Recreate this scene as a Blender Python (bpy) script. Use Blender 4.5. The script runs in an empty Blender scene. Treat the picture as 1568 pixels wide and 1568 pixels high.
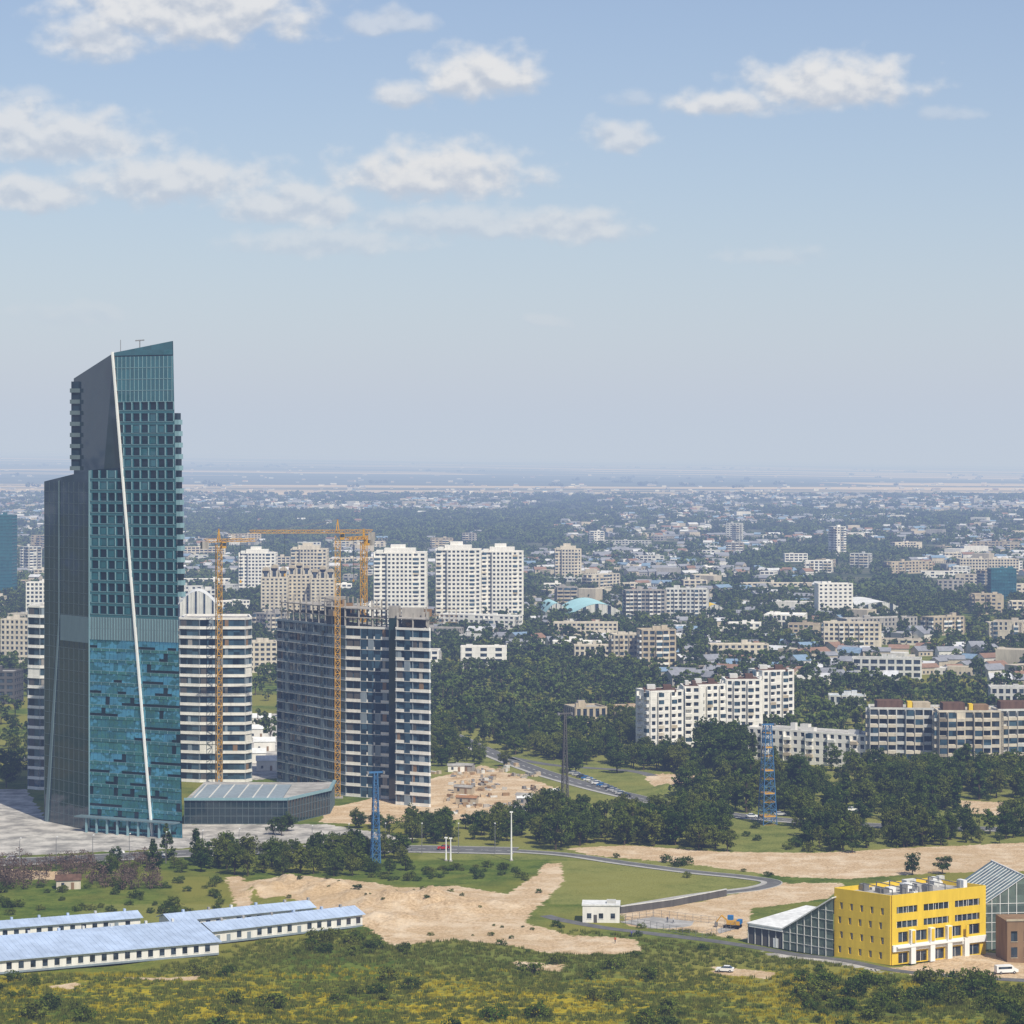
import bpy, math, random, time
import numpy as np
from mathutils import Vector, noise as mn
T0=time.time()
random.seed(11); rng=np.random.default_rng(11)
S=bpy.context.scene
COL=S.collection
H=126.0; FO=4000.0
# ---- layout from image pixels, camera on the hill top (0,0,126); pixel column, row -> metres on the ground
def at(a,e):
    D=H*FO/(e-700.0); return ((a-784.0)*D/FO, D)
def zat(e,D): return H-(e-700.0)*D/FO
def sm(t):
    t=max(0.0,min(1.0,t)); return t*t*(3-2*t)
# ------------------------------------------------------------------ node helper
class NT:
    def __init__(s,tree):
        s.t=tree; s.n=tree.nodes; s.l=tree.links; s.n.clear()
    def node(s,ty,**kw):
        k=s.n.new(ty)
        for a,b in kw.items(): setattr(k,a,b)
        return k
    def put(s,sock,v):
        if isinstance(v,bpy.types.NodeSocket): s.l.new(v,sock)
        elif isinstance(v,(tuple,list)) and len(v)==3 and sock.type=='RGBA': sock.default_value=(*v,1)
        else: sock.default_value=v
    def m(s,op,a,b=0.0,c=None,clamp=False):
        k=s.node('ShaderNodeMath',operation=op,use_clamp=clamp)
        s.put(k.inputs[0],a); s.put(k.inputs[1],b)
        if c is not None: s.put(k.inputs[2],c)
        return k.outputs[0]
    def mix(s,f,a,b,bt='MIX'):
        k=s.node('ShaderNodeMix',data_type='RGBA',blend_type=bt)
        s.put(k.inputs[0],f); s.put(k.inputs[6],a); s.put(k.inputs[7],b)
        return k.outputs[2]
    def noise(s,vec,scale,detail=4,rough=.55,out=0,dist=0):
        k=s.node('ShaderNodeTexNoise')
        s.put(k.inputs['Vector'],vec); k.inputs['Scale'].default_value=scale
        k.inputs['Detail'].default_value=detail; k.inputs['Roughness'].default_value=rough
        k.inputs['Distortion'].default_value=dist
        return k.outputs[out]
    def rng(s,v,a,b,c=0.0,d=1.0,ty='SMOOTHSTEP'):
        k=s.node('ShaderNodeMapRange',interpolation_type=ty)
        s.put(k.inputs[0],v)
        for i,q in enumerate((a,b,c,d)): s.put(k.inputs[i+1],q)
        return k.outputs[0]
    def vmul(s,v,t):
        k=s.node('ShaderNodeVectorMath',operation='MULTIPLY'); s.put(k.inputs[0],v); k.inputs[1].default_value=t
        return k.outputs[0]
    def xyz(s,x,y,z=0.0):
        k=s.node('ShaderNodeCombineXYZ'); s.put(k.inputs[0],x); s.put(k.inputs[1],y); s.put(k.inputs[2],z); return k.outputs[0]
    def diff(s,col,normal=None):
        b=s.node('ShaderNodeBsdfDiffuse'); o=s.node('ShaderNodeOutputMaterial'); s.put(b.inputs[0],col)
        if normal is not None: s.put(b.inputs['Normal'],normal)
        s.l.new(b.outputs[0],o.inputs[0]); return b,o
    def bsdf(s,col,rough=.8,metal=0.0,spec=.3,normal=None):
        b=s.node('ShaderNodeBsdfPrincipled'); o=s.node('ShaderNodeOutputMaterial')
        s.put(b.inputs['Base Color'],col); s.put(b.inputs['Roughness'],rough); s.put(b.inputs['Metallic'],metal)
        s.put(b.inputs['Specular IOR Level'],spec)
        if normal is not None: s.put(b.inputs['Normal'],normal)
        s.l.new(b.outputs[0],o.inputs[0]); return b,o
def newmat(name):
    m=bpy.data.materials.new(name); m.use_nodes=True; return m,NT(m.node_tree)
def M(name,col,rough=.8,metal=0.0,spec=.3,var=.25,scale=.6,streak=True):
    m,t=newmat(name)
    g=t.node('ShaderNodeTexCoord').outputs['Object']
    n1=t.noise(t.vmul(g,(1,1,.18 if streak else 1)),scale,3,.6)
    n2=t.noise(g,scale*.12,2,.5)
    f=t.m('ADD',t.m('MULTIPLY',n1,.6),t.m('MULTIPLY',n2,.4))
    f=t.rng(f,.32,.68,1.0-var,1.0+var*.35)
    c=t.node('ShaderNodeVectorMath',operation='SCALE'); c.inputs[0].default_value=col; t.put(c.inputs[3],f)
    if rough>=.7: t.diff(c.outputs[0])
    else: t.bsdf(c.outputs[0],rough,metal,spec)
    return m
def glassM(name,col,rough=.08,spec=.8,var=.5,bs=.12,bump=.5,metal=0.0,cell=3.0):
    m,t=newmat(name)
    g=t.node('ShaderNodeTexCoord').outputs['Object']
    v=t.node('ShaderNodeTexWhiteNoise',noise_dimensions='3D')
    sn=t.node('ShaderNodeVectorMath',operation='SNAP'); t.put(sn.inputs[0],g); sn.inputs[1].default_value=(cell,cell,cell*1.1)
    t.l.new(sn.outputs[0],v.inputs[0])
    f=t.rng(v.outputs[0],0,1,1-var,1+var*.6,'LINEAR')
    c=t.node('ShaderNodeVectorMath',operation='SCALE'); c.inputs[0].default_value=col; t.put(c.inputs[3],f)
    b=t.node('ShaderNodeBump'); b.inputs['Strength'].default_value=bump; b.inputs['Distance'].default_value=1.0
    t.put(b.inputs['Height'],t.noise(g,bs,3,.5))
    t.bsdf(c.outputs[0],rough,metal,spec,b.outputs[0]); return m
MAT=dict(
 cream=M('cream_render',(.62,.56,.45)), white=M('white_render',(.78,.76,.71),var=.15), tan=M('tan_panel',(.48,.41,.30)),
 grey=M('grey_concrete',(.36,.34,.31),var=.35), dgrey=M('dark_concrete',(.11,.105,.10)), pale=M('pale_panel',(.60,.60,.57)), bluegrey=M('blue_grey_panel',(.25,.30,.34),var=.2),
 roofg=M('flat_roof',(.40,.39,.37),var=.4,scale=.3,streak=False), roofb=M('brown_roof',(.14,.085,.06),var=.4), roofw=M('white_roof',(.72,.73,.72),streak=False),
 roofo=M('orange_roof',(.34,.18,.09)), roofblue=M('blue_sheet_roof',(.44,.54,.70),rough=.5,var=.22,scale=.25),
 win=glassM('window_glass',(.035,.05,.07),cell=1.7,var=.8,bs=.6,bump=.1), bwin=glassM('blue_window_glass',(.04,.08,.115),cell=2.3,var=.7,bs=.4,bump=.2),
 teal=glassM('teal_curtain_glass',(.02,.105,.135),rough=.1,spec=.9,bs=.05,bump=.8,var=.22),
 tealb=glassM('bright_teal_glass',(.075,.27,.37),rough=.05,spec=1.0,bs=.09,bump=.8,var=.22,metal=.65,cell=3.4),
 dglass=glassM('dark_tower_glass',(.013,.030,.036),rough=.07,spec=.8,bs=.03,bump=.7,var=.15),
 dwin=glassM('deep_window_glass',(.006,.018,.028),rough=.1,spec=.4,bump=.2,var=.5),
 mull=M('aluminium_mullion',(.22,.36,.40),rough=.4,var=.1), wsteel=M('white_steel',(.82,.82,.80),rough=.4,var=.08),
 tealsp=M('teal_spandrel',(.028,.12,.15),rough=.25,spec=.8,var=.2), louv=M('grey_louvre',(.10,.135,.145),rough=.35,var=.15), louvb=M('plant_floor_louvre',(.14,.20,.22),rough=.4,var=.15),
 yel=M('yellow_render',(.76,.53,.05),var=.15), cy=M('crane_yellow_paint',(.60,.33,.04),rough=.5,var=.2),
 blue=M('blue_lattice_paint',(.05,.16,.34),rough=.5), steel=M('galvanised_steel',(.28,.28,.28),rough=.5,metal=.4), dark=M('dark_rubber',(.02,.02,.02)),
 brick=M('brown_brick',(.26,.17,.10)), hallglass=glassM('hall_glass',(.13,.17,.15),rough=.1,spec=.8,cell=2.5,var=.4,bs=.3,bump=.3),
 aqua=M('aqua_membrane_roof',(.38,.62,.66),streak=False,var=.12), asphalt=M('asphalt',(.15,.15,.148),var=.3,scale=.4,streak=False),
 mark=M('road_paint',(.78,.78,.75),streak=False), kerb=M('kerb_stone',(.42,.41,.38),streak=False),
 red=M('red_paint',(.45,.03,.02),rough=.4), blk=M('black_paint',(.03,.03,.035),rough=.35), silver=M('silver_paint',(.5,.5,.5),rough=.35), tarp=M('blue_tarp',(.04,.18,.45)),
 sandm=M('sand_pile_earth',(.50,.38,.24),streak=False), wood=M('timber',(.30,.20,.11)))
# ------------------------------------------------------------------ mesh builder
class MB:
    def __init__(s): s.v=[]; s.f=[]; s.m=[]; s.mats=[]
    def mi(s,k):
        if k not in s.mats: s.mats.append(k)
        return s.mats.index(k)
    def face(s,pts,k):
        i=len(s.v); s.v+=list(pts); s.f.append(tuple(range(i,i+len(pts)))); s.m.append(s.mi(k))
    def hexa(s,b,t,k):
        i=len(s.v); s.v+=list(b)+list(t); m=s.mi(k)
        s.f+=[(i+3,i+2,i+1,i),(i+4,i+5,i+6,i+7),(i,i+1,i+5,i+4),(i+1,i+2,i+6,i+5),(i+2,i+3,i+7,i+6),(i+3,i,i+4,i+7)]
        s.m+=[m]*6
    def box(s,x0,x1,y0,y1,z0,z1,k):
        s.hexa([(x0,y0,z0),(x1,y0,z0),(x1,y1,z0),(x0,y1,z0)],[(x0,y0,z1),(x1,y0,z1),(x1,y1,z1),(x0,y1,z1)],k)
    def prism(s,pts,z0,z1,k,kt=None):
        n=len(pts)
        for i in range(n):
            a=pts[i]; b=pts[(i+1)%n]
            s.face([(a[0],a[1],z0),(b[0],b[1],z0),(b[0],b[1],z1),(a[0],a[1],z1)],k)
        s.face([(p[0],p[1],z1) for p in pts],kt or k)
    def beam(s,p,q,w,k):
        p=Vector(p); q=Vector(q); d=(q-p).normalized()
        a=d.cross(Vector((0,0,1)) if abs(d.z)<.9 else Vector((1,0,0))).normalized(); b=d.cross(a)
        c=[a*w/2+b*w/2,-a*w/2+b*w/2,-a*w/2-b*w/2,a*w/2-b*w/2]
        s.hexa([tuple(p+x) for x in c],[tuple(q+x) for x in c],k)
    def cyl(s,c,r0,r1,z0,z1,k,n=12,axis='z'):
        def P(a,r,z):
            x,y=math.cos(a)*r,math.sin(a)*r
            return (c[0]+x,c[1]+y,c[2]+z) if axis=='z' else ((c[0]+x,c[1]+z,c[2]+y) if axis=='y' else (c[0]+z,c[1]+x,c[2]+y))
        A=[2*math.pi*i/n for i in range(n)]
        for i in range(n):
            j=(i+1)%n; s.face([P(A[i],r0,z0),P(A[j],r0,z0),P(A[j],r1,z1),P(A[i],r1,z1)],k)
        s.face([P(a,r1,z1) for a in A],k); s.face([P(a,r0,z0) for a in reversed(A)],k)
    def obj(s,name,loc=(0,0,0),rot=0.0,smooth=False,link=True):
        me=bpy.data.meshes.new(name); me.from_pydata(s.v,[],s.f)
        for k in s.mats: me.materials.append(MAT[k] if isinstance(k,str) else k)
        me.polygons.foreach_set('material_index',s.m)
        if smooth: me.polygons.foreach_set('use_smooth',[True]*len(s.f))
        me.update()
        o=bpy.data.objects.new(name,me); o.location=loc; o.rotation_euler=(0,0,rot)
        if link: COL.objects.link(o)
        return o
class Fr:   # facade frame; outward normal to the right of p0->p1
    def __init__(s,mb,p0,p1):
        s.mb=mb; s.p=p0; dx,dy=p1[0]-p0[0],p1[1]-p0[1]; s.L=math.hypot(dx,dy); s.u=(dx/s.L,dy/s.L); s.n=(s.u[1],-s.u[0])
    def pt(s,u,n,z): return (s.p[0]+s.u[0]*u+s.n[0]*n, s.p[1]+s.u[1]*u+s.n[1]*n, z)
    def box(s,u0,u1,n0,n1,z0,z1,k,n1t=None):
        nt=n1 if n1t is None else n1t
        s.mb.hexa([s.pt(u0,n1,z0),s.pt(u1,n1,z0),s.pt(u1,n0,z0),s.pt(u0,n0,z0)],[s.pt(u0,nt,z1),s.pt(u1,nt,z1),s.pt(u1,n0,z1),s.pt(u0,n0,z1)],k)
def facade(mb,p0,p1,floors,fh,bay=3.2,sp=1.3,pw=1.2,mw='cream',mp=None,prot=.35,balc=None,mb_='white',z0=0.0,skip=0.0,bdep=1.2,blank=()):
    F=Fr(mb,p0,p1); L=F.L; nb=max(1,round(L/bay)); bw=L/nb; top=z0+floors*fh
    for f in range(floors):
        z=z0+f*fh; F.box(0,L,0,prot,z-.0,z+sp,mw)
        if skip:
            for a in range(nb):
                if random.random()<skip: F.box(a*bw+.02,(a+1)*bw-.02,0,prot-.08,z+sp,z+fh,mw)
    F.box(0,L,-.3,prot,top,top+.8,mw)
    for k in range(nb+1):
        a=max(.03,k*bw-pw/2); b=min(L-.03,k*bw+pw/2)
        if b-a>.05: F.box(a,b,0,prot-.03,z0+.01,top-.01,mp or mw)
    for k in blank:
        if k<nb: F.box(k*bw,(k+1)*bw,0,prot-.05,z0,top-.02,mw)
    if balc:
        for k in balc:
            k=k%nb
            F.box(k*bw+.12,k*bw+.3,prot,prot+bdep-.05,z0+1,top-.1,mp or mw)
            for f in range(0,floors):
                z=z0+f*fh
                if f==0: continue
                F.box(k*bw+.15,(k+1)*bw-.15,prot,prot+bdep,z-.12,z+1.1,mb_ if random.random()<.8 else random.choice(['cream','tan','pale']))
                if random.random()<.3: F.box(k*bw+.2,(k+1)*bw-.2,prot+.1,prot+bdep-.1,z+1.1,z+fh-.15,'bwin')
BLK=[]   # blocked circles (x,y,r)
def block_poly(pts,pad=4):
    cx=sum(p[0] for p in pts)/len(pts); cy=sum(p[1] for p in pts)/len(pts)
    r=max(math.hypot(p[0]-cx,p[1]-cy) for p in pts)
    L=[(p[0],p[1]) for p in pts]
    for i in range(len(L)):
        a=L[i]; b=L[(i+1)%len(L)]; d=math.hypot(a[0]-b[0],a[1]-b[1]); k=max(1,int(d/8))
        for j in range(k): BLK.append((a[0]+(b[0]-a[0])*j/k,a[1]+(b[1]-a[1])*j/k,6+pad))
    BLK.append((cx,cy,r*.6))
def rect(cx,cy,w,d,ang=0.0):
    c,s=math.cos(ang),math.sin(ang)
    return [(cx+c*x-s*y,cy+s*x+c*y) for x,y in ((-w/2,0),(w/2,0),(w/2,d),(-w/2,d))]
def building(name,pts,h,floors,wall='cream',roof='roofg',core='win',sides=None,clutter=2,**kw):
    cx=sum(p[0] for p in pts)/len(pts); cy=sum(p[1] for p in pts)/len(pts)
    q=[(p[0]-cx,p[1]-cy) for p in pts]; mb=MB(); fh=h/floors
    mb.prism(q,0,h,core,roof)
    for i in range(len(q)):
        k=dict(kw); k.setdefault('mw',wall)
        if sides and i in sides: k.update(sides[i])
        facade(mb,q[i],q[(i+1)%len(q)],floors,fh,**k)
    ex=min(math.hypot(q[0][0]-q[1][0],q[0][1]-q[1][1]),60); c,s=(q[1][0]-q[0][0]),(q[1][1]-q[0][1]); l=math.hypot(c,s); c/=l; s/=l
    for i in range(clutter):
        u=random.uniform(-.36,.36)*ex; w=random.uniform(2,5); d=random.uniform(1.5,3); hh=random.uniform(1.5,3.5)
        B=[(u-w/2,-d/2),(u+w/2,-d/2),(u+w/2,d/2),(u-w/2,d/2)]; B=[(x*c-y*s,x*s+y*c) for x,y in B]
        mb.prism(B,h+.01,h+hh,wall,roof)
    block_poly(pts); return mb,(cx,cy)
def fin(r,name,z=0.0): return r[0].obj(name,(r[1][0],r[1][1],z))
# ------------------------------------------------------------------ terrain
MND=[(*at(a,e),r,h) for a,e,r,h in [(415,1368,9,3.2),(450,1362,10,3.6),(500,1368,11,3.4),(545,1378,9,2.6),(600,1385,11,3.4),(650,1382,12,3.4),(700,1392,11,2.2),(430,1385,8,1.8),(590,1410,9,2.2),(1020,1213,7,3),(1045,1210,6,2.5),(760,1388,9,1.6)]]
def zf(x,y):
    z=0.0
    if y<330: z+=118*sm((330-y)/330)
    if y>4000: z+=-.0127*x*sm((y-4000)/18000)
    if y>15000: z+=.0021*(y-15000)
    if 600<y<1020 and abs(x)<130:
        for a,b,r,h in MND:
            q=((x-a)**2+(y-b)**2)/(r*r)
            if q<6: z=max(z,h*math.exp(-q*1.1)*(1+.55*mn.noise((x*.25,y*.25,1))+.25*mn.noise((x*.8,y*.8,4))))
    if 560<y<720: z+=.9*mn.noise((x*.05,y*.05,3))*sm((720-y)/40)
    return z
def pip(X,Y,poly):
    ins=np.zeros(X.shape,bool); n=len(poly); j=n-1
    for i in range(n):
        xi,yi=poly[i]; xj,yj=poly[j]
        c=((yi>Y)!=(yj>Y))&(X<(xj-xi)*(Y-yi)/((yj-yi)+1e-9)+xi); ins^=c; j=i
    return ins
PL=lambda L:[at(a,e) for a,e in L]
DIRT=[PL(p) for p in [
 [(375,1350),(450,1340),(560,1350),(620,1360),(700,1356),(775,1370),(822,1338),(832,1322),(860,1322),(862,1350),(832,1382),(800,1412),(870,1430),(975,1440),(985,1458),(860,1462),(700,1440),(600,1447),(568,1425),(480,1390),(395,1378)],
 [(345,1342),(372,1342),(388,1390),(362,1390)],
 [(870,1299),(960,1294),(1100,1304),(1250,1306),(1400,1298),(1568,1290),(1800,1290),(1800,1340),(1568,1334),(1440,1336),(1300,1346),(1200,1342),(1050,1322),(900,1309)],
 [(955,1398),(1080,1380),(1190,1352),(1290,1352),(1270,1375),(1150,1392),(1145,1440),(1040,1425),(960,1418)],
 [(1350,1484),(1510,1455),(1600,1470),(1600,1498),(1400,1494)],
 [(500,1238),(560,1225),(650,1195),(740,1172),(850,1205),(840,1235),(700,1255),(560,1262),(490,1260)],
 [(780,1469),(870,1477),(860,1486),(790,1480)],
 [(985,1185),(1060,1185),(1075,1200),(1000,1205)],[(1470,1225),(1568,1230),(1568,1250),(1480,1245)],
 [(0,1330),(110,1335),(105,1348),(0,1345)],[(60,1510),(130,1505),(110,1516)],[(150,1500),(310,1494),(300,1502)],[(1090,1478),(1190,1490),(1180,1500),(1095,1488)]]]
CONC=[PL(p) for p in [
 [(-150,1212),(40,1208),(70,1255),(290,1262),(500,1262),(640,1285),(300,1298),(-150,1318)],
 [(1160,1455),(1290,1470),(1380,1494),(1180,1462)],[(375,1100),(425,1095),(440,1190),(385,1195)]]]
xs=[-90000,-60000,-40000,-25000,-16000,-10000,-6500,-4200,-2800,-1900,-1300,-900,-650,-480,-370,-300,-250,-215]
xs=np.concatenate([xs,np.arange(-190,215,1.25),-np.array(xs)[::-1]])
ys=np.concatenate([[-60000,-30000,-12000,-5000,-2500,-1200,-700,-400,-200],np.arange(-100,340,20),[360,400,440,480,515,540],np.arange(556,700,1.1),np.arange(700,900,1.6),np.arange(900,1260,3.5),np.geomspace(1265,100000,150)])
X,Y=np.meshgrid(xs,ys); nx,ny=len(xs),len(ys)
Z=np.array([zf(a,b) for a,b in zip(X.ravel(),Y.ravel())])
def mask(polys):
    acc=np.zeros(X.shape)
    for k in range(6):
        jx=X+rng.normal(0,1.0,X.shape); jy=Y+rng.normal(0,1.3,Y.shape)
        w=np.zeros(X.shape,bool)
        for p in polys: w|=pip(jx,jy,p)
        acc+=w
    return acc/6
md=mask(DIRT); mc=mask(CONC)
E=700+H*FO/np.maximum(Y,200); A=784+X/np.maximum(Y,200)*FO
my=np.clip((E-1474)/50,0,1)*np.clip((Y>500),0,1)*np.clip(1.1-np.maximum(0,A-800)/900,0.25,1)
lite=((A>840)&(A<1160)&(E>1318)&(E<1385)).astype(float)*.9+((A>120)&(A<420)&(E>1385)&(E<1420))*.6+((A>640)&(E>1100)&(E<1316)&(Y>800))*.75+((A<60)&(E>1120)&(E<1200)&(Y>800))*.6+((E>1390)&(A>600)&(Y>500))*.35
me=bpy.data.meshes.new('ground')
V=np.stack([X.ravel(),Y.ravel(),Z],1)
idx=np.arange(nx*ny).reshape(ny,nx)
Fq=np.stack([idx[:-1,:-1],idx[:-1,1:],idx[1:,1:],idx[1:,:-1]],-1).reshape(-1,4)
me.vertices.add(len(V)); me.vertices.foreach_set('co',V.ravel())
me.loops.add(Fq.size); me.loops.foreach_set('vertex_index',Fq.ravel())
me.polygons.add(len(Fq)); me.polygons.foreach_set('loop_start',np.arange(0,Fq.size,4)); me.polygons.foreach_set('loop_total',np.full(len(Fq),4))
me.polygons.foreach_set('use_smooth',np.ones(len(Fq),bool))
me.update(); me.validate()
ca=me.color_attributes.new('zone','FLOAT_COLOR','POINT')
ca.data.foreach_set('color',np.stack([md.ravel(),my.ravel(),mc.ravel(),np.clip(lite,0,1).ravel()],1).astype(np.float32).ravel())
m,t=newmat('ground_cover')
pos=t.node('ShaderNodeNewGeometry').outputs['Position']
sx=t.node('ShaderNodeSeparateXYZ'); t.put(sx.inputs[0],pos)
at_=t.node('ShaderNodeAttribute',attribute_name='zone'); sc=t.node('ShaderNodeSeparateColor'); t.l.new(at_.outputs['Color'],sc.inputs[0])
nB=t.noise(pos,.018,4,.6); nM=t.noise(pos,.12,5,.65); nS=t.noise(pos,1.1,4,.7); nT=t.noise(t.vmul(pos,(.35,1.3,1)),.35,4,.6)
g=t.mix(t.rng(nM,.35,.65),(.055,.095,.014),(.13,.17,.028))
g=t.mix(t.rng(nB,.42,.62),g,(.20,.195,.038))
g=t.mix(t.m('MULTIPLY',t.rng(nS,.5,.72),.55),g,(.23,.21,.055))
g=t.mix(t.m('MULTIPLY',at_.outputs['Alpha'],t.rng(t.m('ADD',t.m('MULTIPLY',nS,.5),t.m('MULTIPLY',nM,.5)),.35,.6,.3,.95)),g,(.24,.24,.07))
yf=t.m('MULTIPLY',sc.outputs[1],t.rng(t.m('ADD',t.m('MULTIPLY',nT,.65),t.m('MULTIPLY',nB,.45)),.49,.60))
yf=t.m('MULTIPLY',yf,t.rng(nS,.3,.6,.3,.9))
g=t.mix(yf,g,(.46,.35,.012))
far=t.rng(t.m('ADD',sx.outputs[1],t.m('MULTIPLY',t.m('SUBTRACT',nB,.5),600)),2000,2600)
sub=t.mix(t.rng(t.noise(pos,.006,4,.6),.42,.62),(.035,.055,.024),(.12,.125,.08))
g=t.mix(far,g,sub)
vo=t.node('ShaderNodeTexVoronoi'); t.put(vo.inputs['Vector'],t.vmul(pos,(.00022,.00055,0))); vo.inputs['Scale'].default_value=1.0
vs=t.node('ShaderNodeSeparateColor'); t.l.new(vo.outputs['Color'],vs.inputs[0])
fld=t.mix(t.rng(vs.outputs[0],.25,.6,ty='LINEAR'),(.08,.10,.06),(.56,.46,.32))
fld=t.mix(t.rng(t.noise(t.vmul(pos,(.00012,.0007,0)),1.0,5,.65),.47,.57),(.10,.12,.085),fld)
fn=t.m('MULTIPLY',t.m('SUBTRACT',t.noise(t.vmul(pos,(.0002,.0004,0)),1.0,3,.6),.5),9000)
g=t.mix(t.rng(t.m('ADD',sx.outputs[1],fn),8300,8900),g,fld)
dcol=t.mix(t.rng(nS,.3,.7),(.38,.265,.15),(.64,.48,.30)); dcol=t.mix(t.rng(nM,.42,.66,0,.65),dcol,(.72,.60,.44)); dcol=t.mix(t.rng(nB,.5,.7,0,.5),dcol,(.42,.30,.16))
df=t.rng(t.m('ADD',sc.outputs[0],t.m('MULTIPLY',t.m('SUBTRACT',t.m('ADD',t.m('MULTIPLY',nS,.6),t.m('MULTIPLY',nM,.4)),.5),1.5)),.38,.62)
g=t.mix(df,g,dcol)
g=t.mix(t.rng(sc.outputs[2],.4,.6),g,t.mix(t.rng(nM,.35,.65),(.25,.24,.22),(.56,.53,.48)))
bp=t.node('ShaderNodeBump'); bp.inputs['Strength'].default_value=.8; bp.inputs['Distance'].default_value=.6; t.put(bp.inputs['Height'],nS)
t.diff(g,bp.outputs[0])
me.materials.append(m); gr=bpy.data.objects.new('ground',me); COL.objects.link(gr)
print('ground',time.time()-T0)
# ------------------------------------------------------------------ roads
def catm(P,n=14):
    out=[]; P=[P[0]]+P+[P[-1]]
    for i in range(1,len(P)-2):
        a,b,c,d=[Vector((*p,0)) for p in P[i-1:i+3]]
        for k in range(n):
            s=k/n; out.append(.5*((2*b)+(c-a)*s+(2*a-5*b+4*c-d)*s*s+(3*b-a-3*c+d)*s**3))
    out.append(Vector((*P[-2],0))); return out
ROADPTS=[]
def road(name,rd,w,k='asphalt',kerb=True,dash=True,z=.05):
    P=catm([at(*p) for p in rd]); mb=MB(); N=[]
    for i,p in enumerate(P):
        d=(P[min(i+1,len(P)-1)]-P[max(i-1,0)]).normalized(); N.append(Vector((d.y,-d.x,0)))
        ROADPTS.append((p.x,p.y,w/2+2.5))
    def strip(o0,o1,zz,kk,step=1,z1=None):
        for i in range(0,len(P)-1,step):
            a,b=P[i],P[i+1]; q=[a+N[i]*o0,a+N[i]*o1,b+N[i+1]*o1,b+N[i+1]*o0]
            bz=[(v.x,v.y,zf(v.x,v.y)+zz) for v in q]
            if z1 is None: mb.face(bz,kk)
            else: mb.hexa([(v[0],v[1],v[2]-.1) for v in bz],[(v[0],v[1],v[2]+z1) for v in bz],kk)
    strip(-w/2,w/2,z,k)
    if kerb: strip(w/2,w/2+.35,z,'kerb',z1=.13); strip(-w/2-.35,-w/2,z,'kerb',z1=.13); strip(w/2+.36,w/2+1.8,z+.1,'kerb')
    if dash: strip(-.12,.12,z+.02,'mark',2)
    return mb.obj(name)
road('avenue_road',[(-200,1326),(60,1318),(300,1306),(480,1300),(640,1300),(790,1303)],13)
road('site_access_road',[(790,1303),(870,1309),(960,1322),(1060,1335),(1140,1343),(1185,1351),(1160,1361),(1080,1371),(1000,1384),(955,1392)],4.2,kerb=True,dash=False)
road('service_road',[(835,1402),(870,1411),(960,1426),(1100,1442),(1200,1457),(1300,1474),(1420,1492),(1640,1502)],3.8,kerb=False,dash=False)
road('diagonal_road',[(690,1125),(745,1150),(800,1172),(860,1192),(960,1218),(1100,1245),(1300,1262),(1700,1275)],8)
road('branch_street',[(780,1160),(850,1172),(960,1180),(1000,1188)],5,dash=False,kerb=False)
road('left_street',[(-100,1165),(20,1163),(120,1160)],12)
# ------------------------------------------------------------------ glass skyscraper
mb=MB(); B1=(-142.5,881.0); B2=(-109.0,864.0)
Fm=Fr(mb,B1,B2)
P3=lambda s_,z: Fm.pt(s_,0,z)
sF=lambda z:26-.1*z
sR=lambda z:37.57-3.73*z/164.5
Lb=(-150.3,897.0); Lt=(-150.5,897.0,153.0)
tb=[P3(26,0),P3(37.57,0),(-116,905,0),(Lb[0],Lb[1],0)]; tt=[P3(9.9,161),P3(33.84,164.5),(-118,905,160),Lt]
def side(a,b,c,d,k): mb.face([a,b,c,d],k)
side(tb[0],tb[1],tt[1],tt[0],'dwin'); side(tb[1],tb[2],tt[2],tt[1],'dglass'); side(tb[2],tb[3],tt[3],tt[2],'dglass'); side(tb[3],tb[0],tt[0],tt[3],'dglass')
tr=[(p[0],p[1],p[2]-1.5) for p in tt]; mb.face(tr,'roofg')
BL=(-162.0,905.0)
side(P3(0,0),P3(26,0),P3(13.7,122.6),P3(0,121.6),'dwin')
side((*BL,0),P3(0,0),P3(0,121.6),(*BL,117.6),'dglass')  # left faces: their dimmer reflection is put into a darker glass colour
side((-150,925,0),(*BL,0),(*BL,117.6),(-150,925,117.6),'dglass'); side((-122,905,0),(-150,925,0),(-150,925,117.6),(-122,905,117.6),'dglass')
mb.face([P3(0,121),P3(13.7,122),(-122,905,117),(-150,925,116.5),(*BL,116.8)],'roofg')
fh=3.8; bay=3.35
zz=0.0
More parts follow.
